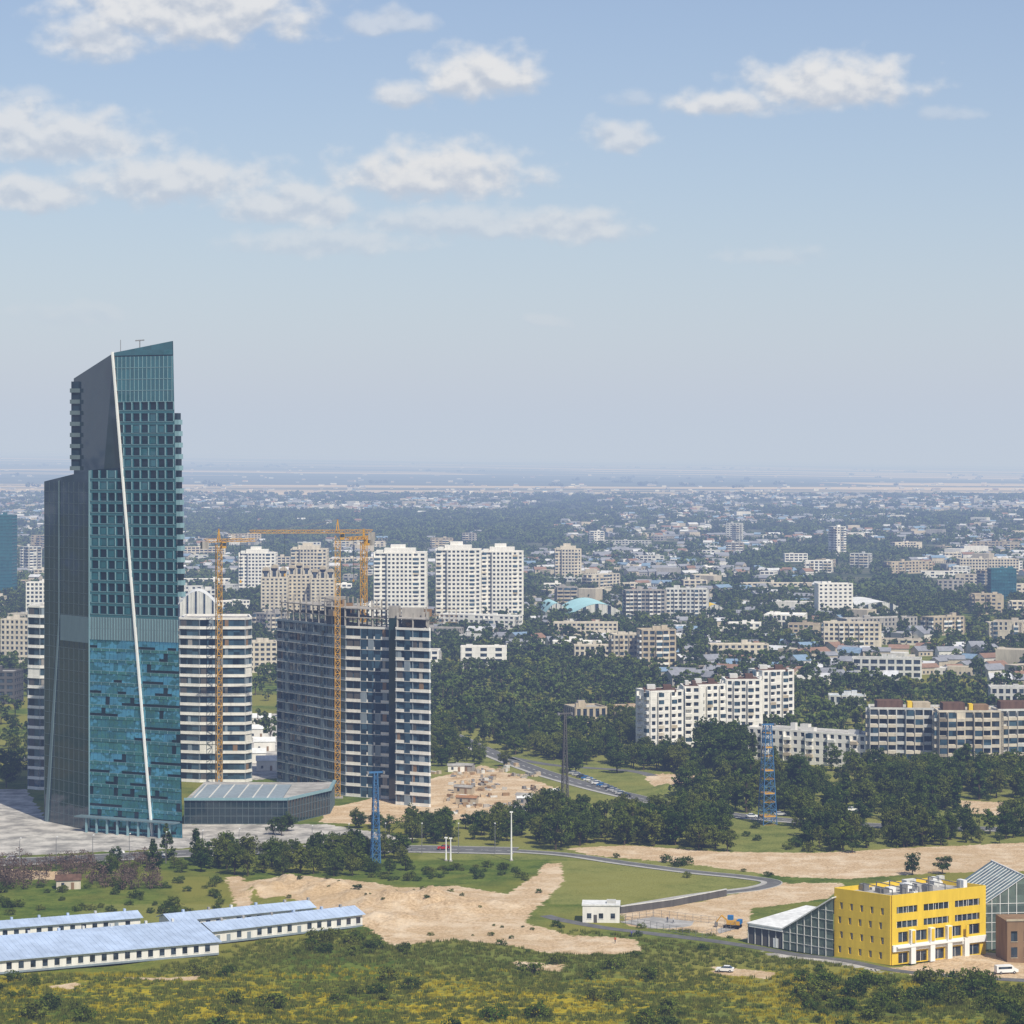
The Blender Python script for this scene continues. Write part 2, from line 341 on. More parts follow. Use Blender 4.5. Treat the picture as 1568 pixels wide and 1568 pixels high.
while zz<164:
    l=0.0 if zz<120 else sF(zz)+.3
    r=sR(zz)-.1; top=zz+fh
    if zz+fh>122 and zz<120: top=121.5
    if 63<zz+.1<71:      # plant floors
        Fm.box(l,r,0,.3,zz,top,'louvb')
        for s_ in np.arange(l+.5,r,1.1): Fm.box(s_,s_+.15,.3,.5,zz,top-.1,'mull')
    elif zz>144:
        hh=min(top,160.0)
        if hh>zz+.5:
            Fm.box(l,r,0,.3,zz,hh,'teal'); Fm.box(l,r,.3,.42,zz,zz+.16,'mull')
            k=math.ceil(l/1.68)*1.68
            for s_ in np.arange(k,r,1.68): Fm.box(s_,s_+.13,.3,.5,zz+.16,hh,'mull')
    elif zz>70:
        Fm.box(l,r,0,.30,zz,zz+1.15,'tealsp'); Fm.box(l,r,.30,.42,zz+.95,zz+1.06,'mull')
        s_=0.35
        while s_<r:
            a=max(l,s_); b=min(r,s_+1.0)
            if b>a: Fm.box(a,b,0,.27,zz+1.15,top,'teal')
            if l<s_+.4<r: Fm.box(s_+.42,s_+.58,.27,.55,zz+1.15,top,'mull')
            if random.random()<.2 and s_+bay<r and s_+1>l: Fm.box(s_+1.05,s_+bay-.05,0,.1,zz+1.3,top-.05,'teal')
            s_+=bay
    else:
        Fm.box(l,r,0,.3,zz,zz+1.0,'tealb' if random.random()<.7 else 'tealsp')
        s_=0.0; run=0
        while s_<r-.3:
            b=min(r,s_+1.675)
            if run<=0: run=random.randint(2,6); lowz=random.choice([1.0,1.0,1.0,1.9,1.9])
            # panes lean back by a few degrees (top set inward), each a little differently
            if random.random()<.94:
                tl=max(.03,.27-(top-zz-lowz)*math.tan(math.radians(random.uniform(3.0,5.2)))); Fm.box(s_+.04,b-.04,0,.28,zz+lowz,top,'tealb',n1t=tl)
            s_+=1.675; run-=1
        Fm.box(l,r,.3,.36,zz+.92,zz+1.0,'mull')
        for s_ in np.arange(1.675,r,3.35): Fm.box(s_,s_+.09,.3,.42,zz,zz+.9,'mull')
    zz+=fh
Fm.mb.face([Fm.pt(sF(160),.31,160.0),Fm.pt(sR(160),.31,160.0),Fm.pt(33.84,.31,164.5),Fm.pt(9.9,.31,161)],'teal')
Fm.box(.05,.4,.3,.6,0,121.5,'mull')
def fin_beam(z0,z1,w,n,k):
    a,b=sF(z0),sF(z1)
    mb.hexa([Fm.pt(a-w,n,z0),Fm.pt(a+w,n,z0),Fm.pt(a+w,.25,z0),Fm.pt(a-w,.25,z0)],[Fm.pt(b-w,n,z1),Fm.pt(b+w,n,z1),Fm.pt(b+w,.25,z1),Fm.pt(b-w,.25,z1)],k)
fin_beam(0,161.3,.28,1.1,'wsteel')
Fl=Fr(mb,BL,B1)
for i in range(1,31):
    z=i*3.8; Fl.box(.1,Fl.L-.1,0,.06,z,z+.14,'louv')
for s_ in np.arange(0,Fl.L,3.4): Fl.box(s_,s_+.1,0,.1,0,117.5,'louv')
Fl.box(Fl.L*.38,Fl.L-.05,.1,.4,63.3,72,'louvb')
mb.hexa([Fl.pt(1,.5,0),Fl.pt(3,.5,0),Fl.pt(3,.1,0),Fl.pt(1,.1,0)],[Fl.pt(10,.35,68),Fl.pt(10.8,.35,68),Fl.pt(10.8,.1,68),Fl.pt(10,.1,68)],'louvb')
Fl.box(10.2,10.7,.1,.35,68,118,'louvb')
for i in range(32,40):
    z=i*3.8
    mb.box(Lb[0]-1.0,Lb[0]+3.2,Lb[1]-3.2,Lb[1]+.5,z-.1,z+1.3,'louv')
    mb.box(Lb[0]-.6,Lb[0]+2.6,Lb[1]-2.6,Lb[1]+.2,z+1.3,z+3.7,'dwin')
for i in range(21,37):
    z=i*3.8; r=sR(z); Fm.box(r,r+1.6,-2.2,.1,z,z+1.6,'mull'); Fm.box(r,r+1.1,-2,.0,z+1.6,z+3.8,'dwin')
q=P3(20,0); mb.beam((q[0],q[1]+3,160),(q[0],q[1]+3,165),.3,'steel'); mb.beam((q[0]-1.5,q[1]+3,165),(q[0]+1.5,q[1]+3,165.2),.4,'steel')
mb.beam((P3(12,0)[0],P3(12,0)[1]+4,160),(P3(12,0)[0],P3(12,0)[1]+4,165.5),.2,'steel')
for s_ in np.arange(1,36,4.2): Fm.box(s_,s_+.6,3.2,3.8,0,5.0,'mull')
Fm.box(-3,37,.6,4.6,5.0,5.4,'louvb')
mb.obj('glass_skyscraper'); block_poly([B1,B2,(-116,905),(-150,925),BL],8)
pp=[at(282,1262),at(440,1262),at(505,1246),at(512,1232),(at(512,1232)[0]-14,946),(at(282,1262)[0]+1,948)]
c0=pp[0]; q=[(p[0]-c0[0],p[1]-c0[1]) for p in pp]; mb=MB(); mb.prism(q,0,8.2,'dglass','roofg')
for i in range(3):
    F=Fr(mb,q[i],q[i+1])
    for u in np.arange(0,F.L,2.0): F.box(u,u+.14,0,.2,0,8.2,'louv')
    for z in (0,2.7,5.4): F.box(0,F.L,0,.12,z,z+.2,'louv')
    F.box(0,F.L,-.4,.7,8.2,9.0,'mull')
F=Fr(mb,q[0],q[1]); F.box(2,F.L-2,-40,-2,8.21,8.6,'bluegrey')
for u in np.arange(3,F.L-4,5): F.box(u,u+.5,-39,-3,8.6,8.8,'pale')
mb.obj('glass_podium_building',(c0[0],c0[1],0)); block_poly(pp,3)
# ------------------------------------------------------------------ striped residential towers
def striped(name,pts,h,floors,frame=0,sides=None,void=.14,**kw):
    k=dict(bay=7.5,sp=1.15,pw=.25,skip=.04,mp='bluegrey'); k.update(kw)
    mb,c=building(name,pts,h,floors,wall='white',core='bwin',sides=sides,clutter=0,**k)
    q=[(p[0]-c[0],p[1]-c[1]) for p in pts]
    for i in range(len(q)):
        F=Fr(mb,q[i],q[(i+1)%len(q)]); fh=h/floors; cols=[random.random() for _ in range(30)]
        for f in range(floors):
            for j,u in enumerate(np.arange(.5,F.L-3,3.1)):
                z=f*fh+1.15
                if cols[j]<.26: F.box(u,u+2.4,0,.12,z,z+fh-1.2,'dwin' if random.random()<.7 else 'dgrey')
                elif cols[j]>.88: F.box(u,u+2.4,0,.42,z-1.15,z+fh-1.17,'bwin' if random.random()<.75 else 'bluegrey')
                elif random.random()<void: F.box(u,u+random.uniform(1.0,2.4),0,.2,z,z+fh-1.2,random.choice(['dgrey','brick','dwin','grey','bluegrey']))
            F.box(0,F.L,.35,.5,f*fh,f*fh+.22,'pale')
    for l in range(frame):
        z=h+.8+l*3.3
        cx=[(x*.93,y*.93) for x,y in q]; n=len(cx)
        for i in range(n):
            a,b=cx[i],cx[(i+1)%n]; L=math.hypot(a[0]-b[0],a[1]-b[1]); m_=max(2,int(L/4.5))
            for j in range(m_):
                x=a[0]+(b[0]-a[0])*j/m_; y=a[1]+(b[1]-a[1])*j/m_
                mb.box(x-.3,x+.3,y-.3,y+.3,z,z+3.0 if l<frame-1 else z+random.uniform(1.5,3.4),'grey')
        if l<frame-1: mb.prism([(x*.97,y*.97) for x,y in q],z+3.0,z+3.3,'grey')
        mb.box(-4,4,-3,3,z,z+3.2,'grey')
        for _ in range(10):
            x,y=random.uniform(-.7,.7)*q[1][0],random.uniform(-.6,.6)*q[0][1]; mb.box(x,x+random.uniform(1,4),y,y+random.uniform(.3,2),z,z+random.uniform(.5,2.6),random.choice(['brick','wood','grey','dgrey']))
    return mb.obj(name,(c[0],c[1],0))
D=1012; xa=(274-784)*D/4000; xb=(383-784)*D/4000
striped('residential_tower',[(xa,D+3),(xa+8,D),(xb-2,D),(xb,D+4),(xb-3,D+24),(xa,D+24)],63,17,void=.25)
D=990; xa=(42-784)*D/4000; striped('residential_tower',[(xa,D+2),(xa+5,D-1),(xa+18,D-1),(xa+18,D+22),(xa+2,D+22)],69,18)
C=at(530,1219); L_=at(423,1196)
Lf=(C[0]+(L_[0]-C[0])*.98,C[1]+(L_[1]-C[1])*.98)
R1=at(598,1224); bk=(R1[0]-26,R1[1]+52)
striped('tower_under_construction',[Lf,C,R1,bk],62.5,16,frame=3,bay=6,void=.3,sides={0:dict(mw='bluegrey',mp='bluegrey',bay=5,pw=.4,sp=1.1)})  # left side gets darker panels: its shade is put into the colour
c1=at(607,1232); c2=at(658,1236)
striped('tower_under_construction',[c1,c2,(c2[0]-2,c2[1]+26),(c1[0],c1[1]+26)],63.5,17,frame=2,void=.3)
mb=MB(); mb.box(-1.6,1.6,0,12,0,67,'dglass'); mb.box(-1.9,1.9,2,11,67,71,'grey'); mb.obj('stair_core_tower',(at(602,1224)[0]+.2,958,0))
mb=MB()
for i in range(12):
    x=-14+i*2.6; mb.beam((x,0,0),(x,0,5.5),.14,'brick')
for z in (0.4,2.8,5.2): mb.beam((-14,0,z),(15,0,z),.14,'brick')
for i in range(11): mb.beam((-14+i*2.6,0,0.4),(-14+(i+1)*2.6,0,2.8),.1,'brick')
mb.obj('roof_scaffold',(at(640,1230)[0]-1,965,64.6))
# ------------------------------------------------------------------ cranes
def lattice(mb,p,q,w,k,step,tw=.16):
    p=Vector(p); q=Vector(q); d=(q-p); L=d.length; d.normalize()
    a=d.cross(Vector((0,0,1)) if abs(d.z)<.9 else Vector((0,1,0))).normalized(); b=d.cross(a)
    cs=[a*w/2+b*w/2,-a*w/2+b*w/2,-a*w/2-b*w/2,a*w/2-b*w/2]
    for c in cs: mb.beam(p+c,q+c,tw*1.4,k)
    n=max(1,round(L/step))
    for i in range(n):
        u=p+d*(L*i/n); v=p+d*(L*(i+1)/n)
        for j in range(4):
            c1,c2=cs[j],cs[(j+1)%4]
            if (i+j)%2: c1,c2=c2,c1
            mb.beam(u+c1,v+c2,tw,k); mb.beam(u+c1,u+c2,tw,k)
def crane(name,x,y,z0,zj,zt,jl,jr,ang=0.0,k='cy'):
    mb=MB(); h=zj-z0
    lattice(mb,(0,0,0),(0,0,h),1.9,k,2.4,.15)
    mb.box(-2,2,-2,2,-.1,.5,'grey')
    lattice(mb,(0,0,h+1.5),(jl,0,h+1.5),1.1,k,1.8,.12); lattice(mb,(0,0,h+1.5),(jr,0,h+1.5),1.2,k,1.8,.13)
    ht=zt-z0
    mb.beam((-.6,0,h+1),(0,0,ht),.35,k); mb.beam((.6,0,h+1),(0,0,ht),.35,k)
    mb.beam((0,0,ht),(jl*.65,0,h+2.2),.14,'steel'); mb.beam((0,0,ht),(jr*.85,0,h+2.2),.14,'steel'); mb.beam((0,0,ht),(jl*.3,0,h+2.2),.14,'steel')
    mb.box(jr*.97-1.3,jr*.97+1.3,-1,1,h-1.6,h+1.2,'grey'); mb.box(.9,2.6,-1.2,.6,h-1.5,h+.9,k); mb.box(1.0,2.5,-1.23,-1.2,h-.6,h+.6,'win')
    mb.beam((jl*.6,0,h+.8),(jl*.6,0,h-14),.1,'dark'); mb.box(jl*.6-.3,jl*.6+.3,-.2,.2,h-15,h-14,k)
    return mb.obj(name,(x,y,z0),ang)
crane('tower_crane',(517-784)*966/4000,966,0,97,103,-32.5,13,.06)
crane('tower_crane',(335-784)*1003/4000,1003,0,92.5,98.5,15,-6,.5)
crane('tower_crane',(557-784)*990/4000,990,63,94,99,-14,6,1.15)
# ------------------------------------------------------------------ lattice pylons
def pylon(name,a,e,h,k,w0=4.2,w1=1.2,acc=None):
    x,y=at(a,e); mb=MB(); n=int(h/2.6)
    for i in range(n):
        z0,z1=h*i/n,h*(i+1)/n; wa=w0+(w1-w0)*i/n; wb=w0+(w1-w0)*(i+1)/n
        A=[(wa/2*i_,wa/2*j_,z0) for i_,j_ in ((1,1),(-1,1),(-1,-1),(1,-1))]; B=[(wb/2*i_,wb/2*j_,z1) for i_,j_ in ((1,1),(-1,1),(-1,-1),(1,-1))]
        for j in range(4):
            mb.beam(A[j],B[j],.26,k); mb.beam(A[j],B[(j+1)%4],.12,k); mb.beam(A[(j+1)%4],B[j],.12,k); mb.beam(A[j],A[(j+1)%4],.14,acc if acc and i%3==0 else k)
        if acc and i%3==1: mb.box(-wa/2,wa/2,-wa/2-.05,wa/2+.05,z0,z0+.5,acc)
    mb.box(-2.6,2.6,-.4,.4,h,h+.5,k); mb.box(-2.8,-2.3,-.8,.8,h-.3,h+.6,'steel'); mb.box(2.3,2.8,-.8,.8,h-.3,h+.6,'steel')
    BLK.append((x,y,7)); return mb.obj(name,(x,y,0),.3)
pylon('cableway_pylon',575,1322,28,'blue',2.6,1.1); pylon('cableway_pylon',1175,1262,34,'blue',5.0,2.2,'cy')
pylon('radio_mast',865,1222,31,'dgrey',2.2,.6)
for a,e,h in ((783,1318,15),(683,1318,7),(690,1319,7)):
    x,y=at(a,e); mb=MB(); mb.cyl((0,0,0),.3,.15,0,h,'wsteel',8); mb.cyl((0,0,0),.6,.6,0,.4,'grey',8); mb.box(-.5,.5,-.2,.2,h,h+.4,'wsteel'); mb.obj('white_pole',(x,y,0))
for i in range(14):
    a=30+i*56; e=1331-.047*min(a,560); x,y=at(a,e+3); mb=MB(); mb.cyl((0,0,0),.14,.08,0,9,'steel',6); mb.beam((0,0,9),(0,1.8,9.5),.1,'steel'); mb.box(-.2,.2,1.5,2.4,9.4,9.6,'wsteel'); mb.obj('street_lamp',(x,y,0))
# ------------------------------------------------------------------ named mid-distance buildings
def B(name,a0,a1,etop,ebase,d,ang=0.0,floors=None,z=0,**kw):
    D=H*FO/(ebase-700.); h=H-(etop-700.)*D/FO; w=(a1-a0)*D/FO; x=((a0+a1)/2-784)*D/FO
    return fin(building(name,rect(x,D,w,d,ang),h,floors or max(2,round(h/3.1)),**kw),name)
def point_tower(name,a0,a1,etop,ebase,wall='cream'):
    D=H*FO/(ebase-700.); h=H-(etop-700.)*D/FO; w=(a1-a0)*D/FO; x=((a0+a1)/2-784)*D/FO; s=w*.26; d=w*.8
    pts=[(-w/2,3),(-w/2+s,3),(-w/2+s,0),(w/2-s,0),(w/2-s,3),(w/2,3),(w/2,d),(-w/2,d)]
    pts=[(x+p[0],D+p[1]) for p in pts]; fl=round(h/3.1)
    r=building(name,pts,h,fl,wall=wall,bay=3.4,sp=1.45,pw=1.5,clutter=0,sides={2:dict(bay=3.2,balc=None,pw=1.3,prot=.5),0:dict(pw=2.2,bay=4.5,balc=[0],mb_=wall),4:dict(pw=2.2,bay=4.5,balc=[0],mb_=wall)})
    m_=r[0]; m_.box(-w*.3,w*.3,-w*.15,w*.2,h,h+4,wall); m_.box(-w*.18,w*.1,-w*.1,w*.15,h+4,h+6.5,wall); m_.box(-w*.45,-w*.32,-w*.2,w*.1,h,h+2.5,wall)
    return fin(r,name)
for p in ((572,652,848,962,'white'),(667,736,843,955,'white'),(737,801,846,954,'white'),(365,421,848,905,'white'),(445,500,842,905,'cream'),(850,890,842,885,'cream')): point_tower('high_rise_apartment_tower',*p)
for a0,a1,et,eb in ((400,440,872,952),(441,475,868,950),(476,512,874,952)):
    D=H*FO/(eb-700); w=(a1-a0)*D/FO; h=zat(et+14,D)
    r=building('arched_crown_tower',rect(((a0+a1)/2-784)*D/FO,D,w,18),h,12,wall='cream',bay=3.3,pw=1.6,sp=1.4,clutter=0)
    for i in range(3):
        u=-w/2+w*(i+.5)/3; r[0].box(u-w*.14,u+w*.14,-9,-2,h+.8,h+6+2*(i==1),'cream'); r[0].cyl((u,-9,h+6+2*(i==1)),w*.14,w*.14,0,7,'tan',10,'y'); r[0].box(u-w*.07,u+w*.07,-9.05,-8.9,h+1.5,h+5.5,'win')
    fin(r,'arched_crown_tower')
B('panel_apartment_block',958,1018,905,953,14,.05,wall='grey',bay=3,pw=.6,sp=1.2,balc=[1,3,6,8,10],mb_='white')
B('panel_apartment_block',1020,1082,903,952,16,-.1,wall='pale',balc=[0,2,4,7,9],mb_='white')
B('white_slab_block',1253,1306,895,948,14,.1,wall='white',bay=4,pw=1.9,sp=1.6,sides={3:dict(blank=range(9))})
B('stepped_apartment_block',940,985,973,1022,14,.15,wall='cream',balc=[1,3],mb_='tan')
B('stepped_apartment_block',983,1035,966,1026,16,.15,wall='tan',bay=4,balc=[2,3],mb_='white')
B('apartment_block',1262,1346,955,997,14,-.1,wall='cream',balc=[3,5,7],mb_='white',skip=.15)
B('low_rise_apartment_block',706,775,992,1026,12,.0,wall='white',bay=8,pw=5)
B('low_rise_apartment_block',848,945,955,980,14,-.05,wall='cream'); B('low_rise_apartment_block',880,935,990,1014,12,.0,wall='cream')
B('apartment_block',380,424,985,1030,14,.2,wall='cream'); B('apartment_block',275,330,905,962,16,.3,wall='pale')
B('office_block',0,45,950,1022,14,-.2,wall='cream',bay=3,pw=1.4); B('office_block',-30,22,1030,1078,16,-.1,wall='dgrey',bay=4); B('office_block',40,72,893,950,12,0,wall='white')
B('glass_office_tower',-20,18,790,915,24,0,wall='tealsp',core='teal',bay=2.5,sp=.6,pw=.3)
B('glass_office_tower',1518,1556,872,925,18,0,wall='tealsp',core='tealb',bay=2.5,sp=.5,pw=.5,balc=None)
B('apartment_block',1470,1512,857,880,20,0,wall='cream'); B('apartment_block',1514,1560,857,879,20,0,wall='cream')
B('apartment_block',1306,1410,1010,1040,14,-.15,wall='pale',floors=3,roof='roofg',bay=5)
B('apartment_block',1518,1600,1055,1088,14,-.1,wall='pale'); B('apartment_block',1515,1600,955,975,14,.0,wall='cream')
B('warehouse',1170,1230,943,962,30,-.2,wall='white',floors=2,roof='roofw'); B('warehouse',940,1010,1085,1097,16,.2,wall='tan',floors=1,roof='roofo')
B('warehouse',880,930,1085,1120,16,.3,wall='tan',floors=2,roof='roofg'); B('kiosk_building',1270,1325,1067,1080,12,-.1,wall='pale',floors=1,roof='roofblue')
segs=[(993,1048,1060,1158),(1048,1072,1066,1150),(1068,1112,1060,1146),(1112,1165,1062,1136),(1165,1218,1056,1118)]
for i,(a0,a1,et,eb) in enumerate(segs):
    D=H*FO/(eb-700.); h=27.0; x0=(a0-784)*D/FO; x1=(a1-784)*D/FO
    r=building('white_apartment_block',rect((x0+x1)/2,D,x1-x0,14,.38 if i%2==0 else .05),h,9,wall='white',bay=3.3,sp=1.35,pw=1.35,skip=.08,balc=[1,3] if i!=1 else [0],mb_='white',clutter=0,sides={3:dict(blank=range(9))})
    m_=r[0]; w=(x1-x0)
    for j in range(2): m_.box(-w*.35+j*w*.45,-w*.12+j*w*.45,-3,3,h,h+2.6,'roofb' if j else 'pale')
    m_.box(-w*.45,w*.45,-5.5,5.5,h+.01,h+.9,'roofb')
    fin(r,'white_apartment_block')
D0=at(1140,1163); D1=at(1333,1178)
ang=math.atan2(D1[1]-D0[1],D1[0]-D0[0])
fin(building('long_low_apartment_block',rect((D0[0]+D1[0])/2,(D0[1]+D1[1])/2,55,12,ang),13,4,wall='white',bay=3.4,pw=1.7,sp=1.5,balc=[2,5,8,11,14],mb_='white',clutter=5),'long_low_apartment_block')
for a0,a1,eb,ang,w in ((1333,1440,1180,-.12,'pale'),(1438,1530,1185,-.02,'cream'),(1528,1640,1182,.1,'pale')):
    D=H*FO/(eb-700.); x0=(a0-784)*D/FO; x1=(a1-784)*D/FO
    r=building('balconied_apartment_block',rect((x0+x1)/2,D,x1-x0+.5,14,ang),24.5,7,wall=w,bay=3.6,sp=1.3,pw=.5,balc=[0,1,2,4,5,7],mb_='cream',clutter=0,skip=.12)
    ww=x1-x0; r[0].box(-ww*.42,-ww*.05,-4,4,24.5,27.8,'roofb'); r[0].box(ww*.1,ww*.35,-3,4,24.5,27,'brick' if w=='cream' else 'tan'); r[0].box(ww*.02,ww*.09,-3,1,24.5,27.4,'yel'); fin(r,'balconied_apartment_block')
def vault(name,a0,a1,e,depth,hw,hr,k):
    D=H*FO/(e-700.); w=(a1-a0)*D/FO; x=((a0+a1)/2-784)*D/FO; mb=MB(); n=14
    pr=[(-w/2+w*i/n, hw+hr*math.sin(math.pi*i/n)) for i in range(n+1)]
    for i in range(n):
        a,b=pr[i],pr[i+1]; mb.face([(a[0],0,a[1]),(b[0],0,b[1]),(b[0],depth,b[1]),(a[0],depth,a[1])],k)
        mb.face([(a[0],0,0),(b[0],0,0),(b[0],0,b[1]-.3),(a[0],0,a[1]-.3)],'pale' if i%3 else 'win'); mb.box(a[0]-.25,a[0]+.25,-.3,0,0,a[1],'pale')
    mb.box(-w/2-.2,-w/2,0,depth,0,hw,'pale'); mb.box(w/2,w/2+.2,0,depth,0,hw,'pale')
    BLK.append((x,D+depth/2,w*.7)); BLK.append((x,D-14,w*.5)); mb.obj(name,(x,D,0),.1)
vault('aqua_roofed_arena',872,962,948,90,3,9,'aqua'); vault('arched_hall',1304,1394,941,80,3,7,'roofw'); vault('arched_hall',1078,1112,945,30,5,5,'yel'); vault('arched_hall',836,870,945,60,4,7,'aqua'); vault('domed_hall',272,332,975,40,22,10,'roofw')
print('bld',time.time()-T0)
def free(x,y,r):
    for a,b,c in BLK:
        if (x-a)**2+(y-b)**2<(r+c)**2: return False
    return True
cnt=0
for i in range(2600):
    e=random.choice([random.uniform(828,900),random.uniform(860,985),random.uniform(900,1050)]); a=random.uniform(-250,1820)
    x,y=at(a,e)
    if a>650 and a<1010 and 1000<e<1110: continue
    if 660<a<830 and 905<e<955: continue
    if 830<a<970 and 945<e<975: continue
    long_=random.random()<.6
    w=random.uniform(26,75) if long_ else random.uniform(12,24); d=random.uniform(11,14) if long_ else random.uniform(12,18)
    if e>985: w=min(w,36)
    fl=random.choice([1,2,2,3,4,4] if long_ else [1,2,2,3,3,5])
    if random.random()<(.10 if a>830 else .22) and e<930 and not long_: fl=random.choice([7,9,9,12])
    if not free(x,y+6,w*.5): continue
    wall=random.choice(['cream','cream','white','white','pale','tan','grey'])
    ang=random.choice([0,0,.12,-.15,.5,-.4,.8])+random.uniform(-.08,.08)
    r=building('mid_rise_block',rect(x,y,w,d,ang),fl*3.1,fl,wall=wall,roof=random.choice(['roofg','roofg','roofw','roofw','pale','roofb','grey','bluegrey']),bay=random.uniform(3,4.5) if y<2200 else 5,pw=random.uniform(1.0,2.4),sp=random.uniform(1.1,1.6),skip=random.choice([0,.1,.2]),clutter=2 if y<2300 else 1,balc=random.sample(range(12),3) if fl>3 else None,mb_=random.choice(['white','tan','cream','pale']))
    fin(r,'mid_rise_block'); cnt+=1
    if cnt>=165: break
print('mid',cnt,time.time()-T0)
HM=[M('house_wall_white',(.70,.68,.64)),M('house_wall_cream',(.52,.46,.36)),M('house_roof_grey',(.26,.27,.30)),M('house_roof_white',(.58,.59,.61)),M('house_roof_rust',(.27,.17,.12)),M('house_roof_blue',(.20,.29,.40)),M('house_wall_grey',(.36,.35,.33))]
def houses(name,n,e0,e1,dens,smin=7,smax=16,gable=.8,ez=1.0,hmax=6.5):
    mb=MB(); k=0; tries=0
    while k<n and tries<n*12:
        tries+=1
        e=e0+(e1-e0)*random.random()**ez; a=random.uniform(-200,1770); x,y=at(a,e)
        y+=random.uniform(-30,30)*y/3000
        if dens(a,e)<random.random(): continue
        if mn.noise((x*.0035,y*.0018,5))<-.1: continue
        if y<3000 and not free(x,y,8): continue
        z=zf(x,y)-.3; w=random.uniform(smin,smax)*(1+y/30000); d=random.uniform(7,12); hh=random.uniform(3,hmax); an=random.uniform(-.7,.7); c,s=math.cos(an),math.sin(an)
        if random.random()<.02: w*=2; hh*=2.0; d=14
        P=lambda u,v,q:(x+u*c-v*s,y+u*s+v*c,z+q)
        wm=HM[random.choice([0,0,1,1,1,6])]; rm=HM[random.choice([2,2,2,3,4,5])]
        b=[P(-w/2,-d/2,0),P(w/2,-d/2,0),P(w/2,d/2,0),P(-w/2,d/2,0)]; tt=[P(-w/2,-d/2,hh),P(w/2,-d/2,hh),P(w/2,d/2,hh),P(-w/2,d/2,hh)]
        mb.hexa(b,tt,wm)
        if random.random()<gable and hh<8:
            o=.5; rh=d*.25+hh; r0,r1=P(-w/2-o,0,rh),P(w/2+o,0,rh)
            mb.face([P(-w/2-o,-d/2-o,hh-.2),P(w/2+o,-d/2-o,hh-.2),r1,r0],rm); mb.face([P(w/2+o,d/2+o,hh-.2),P(-w/2-o,d/2+o,hh-.2),r0,r1],rm)
            mb.face([P(-w/2,d/2,hh),P(-w/2,-d/2,hh),P(-w/2,0,rh-.15)],wm); mb.face([P(w/2,-d/2,hh),P(w/2,d/2,hh),P(w/2,0,rh-.15)],wm)
        if y<4500:
            for u in np.arange(-w/2+1.5,w/2-1,2.6):
                mb.face([P(u,-d/2-.03,1),P(u+1.1,-d/2-.03,1),P(u+1.1,-d/2-.03,2.4),P(u,-d/2-.03,2.4)],MAT['win'])
        k+=1
    mb.obj(name)
houses('distant_suburb_houses',3700,748,800,lambda a,e:(.12 if 280<a<860 and e>784 else (1.0 if (a<800 or e<775) else .6))*(1 if e>756 else .3),hmax=7)
houses('middle_suburb_houses',1400,796,882,lambda a,e:.08 if (280<a<860 and e<832) else (.8 if a>800 else .5),7,16,hmax=7)
houses('neighbourhood_houses',400,880,1050,lambda a,e:.2 if a<660 else (0 if a<1010 and e>1000 else .8),7,16)
houses('horizon_village_houses',300,718,748,lambda a,e:.7,8,20)
print('houses',time.time()-T0)
# ------------------------------------------------------------------ yellow building group
C=(94.0,648.0); BLy=(81.6,659.5); R=(120.0,663.0); BR=(R[0]+BLy[0]-C[0],R[1]+BLy[1]-C[1]); h=16.2
q=[(p[0]-C[0],p[1]-C[1]) for p in (BLy,C,R,BR)]; mb=MB(); mb.prism(q,0,h,'win','roofg')
F=Fr(mb,q[0],q[1])
def wallwin(F,L,z0,z1,wins,k,n0=0,n1=.4):
    rows=sorted(set((w[2],w[3]) for w in wins)); z=z0
    for za,zb in rows:
        F.box(0,L,n0,n1,z,za,k); u=0
        for w in sorted([w for w in wins if (w[2],w[3])==(za,zb)]):
            if w[0]>u: F.box(u,w[0],n0,n1-.01,za,zb,k)
            u=w[1]; F.box((w[0]+w[1])/2-.05,(w[0]+w[1])/2+.05,.02,.12,za,zb,'wsteel')
        F.box(u,L,n0,n1-.01,za,zb,k); z=zb
    F.box(0,L,n0,n1,z,z1,k)
wins=[]
for r_,z in enumerate((1.2,4.9,8.6,12.2)):
    for c_ in range(5):
        u=1.2+c_*3.1+(.5 if r_%2 else 0); wins.append((u,u+.9,z,z+1.7))
wallwin(F,F.L,0,h+1.1,wins,'yel')
F=Fr(mb,q[1],q[2]); wins=[]
for z in (9.0,12.6):
    for u0,u1 in ((1.5,8),(10,18),(20,28)): wins.append((u0,u1,z,z+1.7))
for z in (.2,5.4):
    for u0,u1 in ((2,5),(7.5,11),(13,16.5),(18.5,22),(24,28)): wins.append((u0,u1,z,z+2.6))
wallwin(F,F.L,0,h+1.1,wins,'yel')
F.box(.02,F.L-.02,.4,.9,3.3,4.9,'wsteel'); F.box(1,F.L-8,.4,1.6,4.2,4.6,'wsteel')
for u in (5.2,11.3,16.8,22.3): F.box(u,u+1.5,.4,1.5,.0,8.4 if u<20 else 5,'wsteel'); F.box(u+.3,u+1.2,1.5,1.7,5.2,8.2,'yel')
for u in np.arange(1.5,28,1.6): F.box(u,u+.1,.25,.36,9.0,10.7,'wsteel'); F.box(u+.4,u+.5,.25,.36,12.6,14.3,'wsteel')
for i in (2,3): FF=Fr(mb,q[i],q[(i+1)%4]); FF.box(0,FF.L,0,.4,0,h+1.1,'yel')
for i in range(26):
    u=random.uniform(2,27); n=-random.uniform(2,14); w=random.uniform(.8,3); F.box(u,u+w,n-random.uniform(.8,2.5),n,h+.02,h+random.uniform(.6,2.4),random.choice(['pale','steel','wsteel','roofg']))
for i in range(6): F.box(2+i*4.2,2.2+i*4.2,-14,-2,h+1.9,h+2.1,'steel'); F.box(2+i*4.2,2.2+i*4.2,-2.2,-2,h+.02,h+1.9,'steel'); F.box(2+i*4.2,2.2+i*4.2,-14,-13.8,h+.02,h+1.9,'steel')
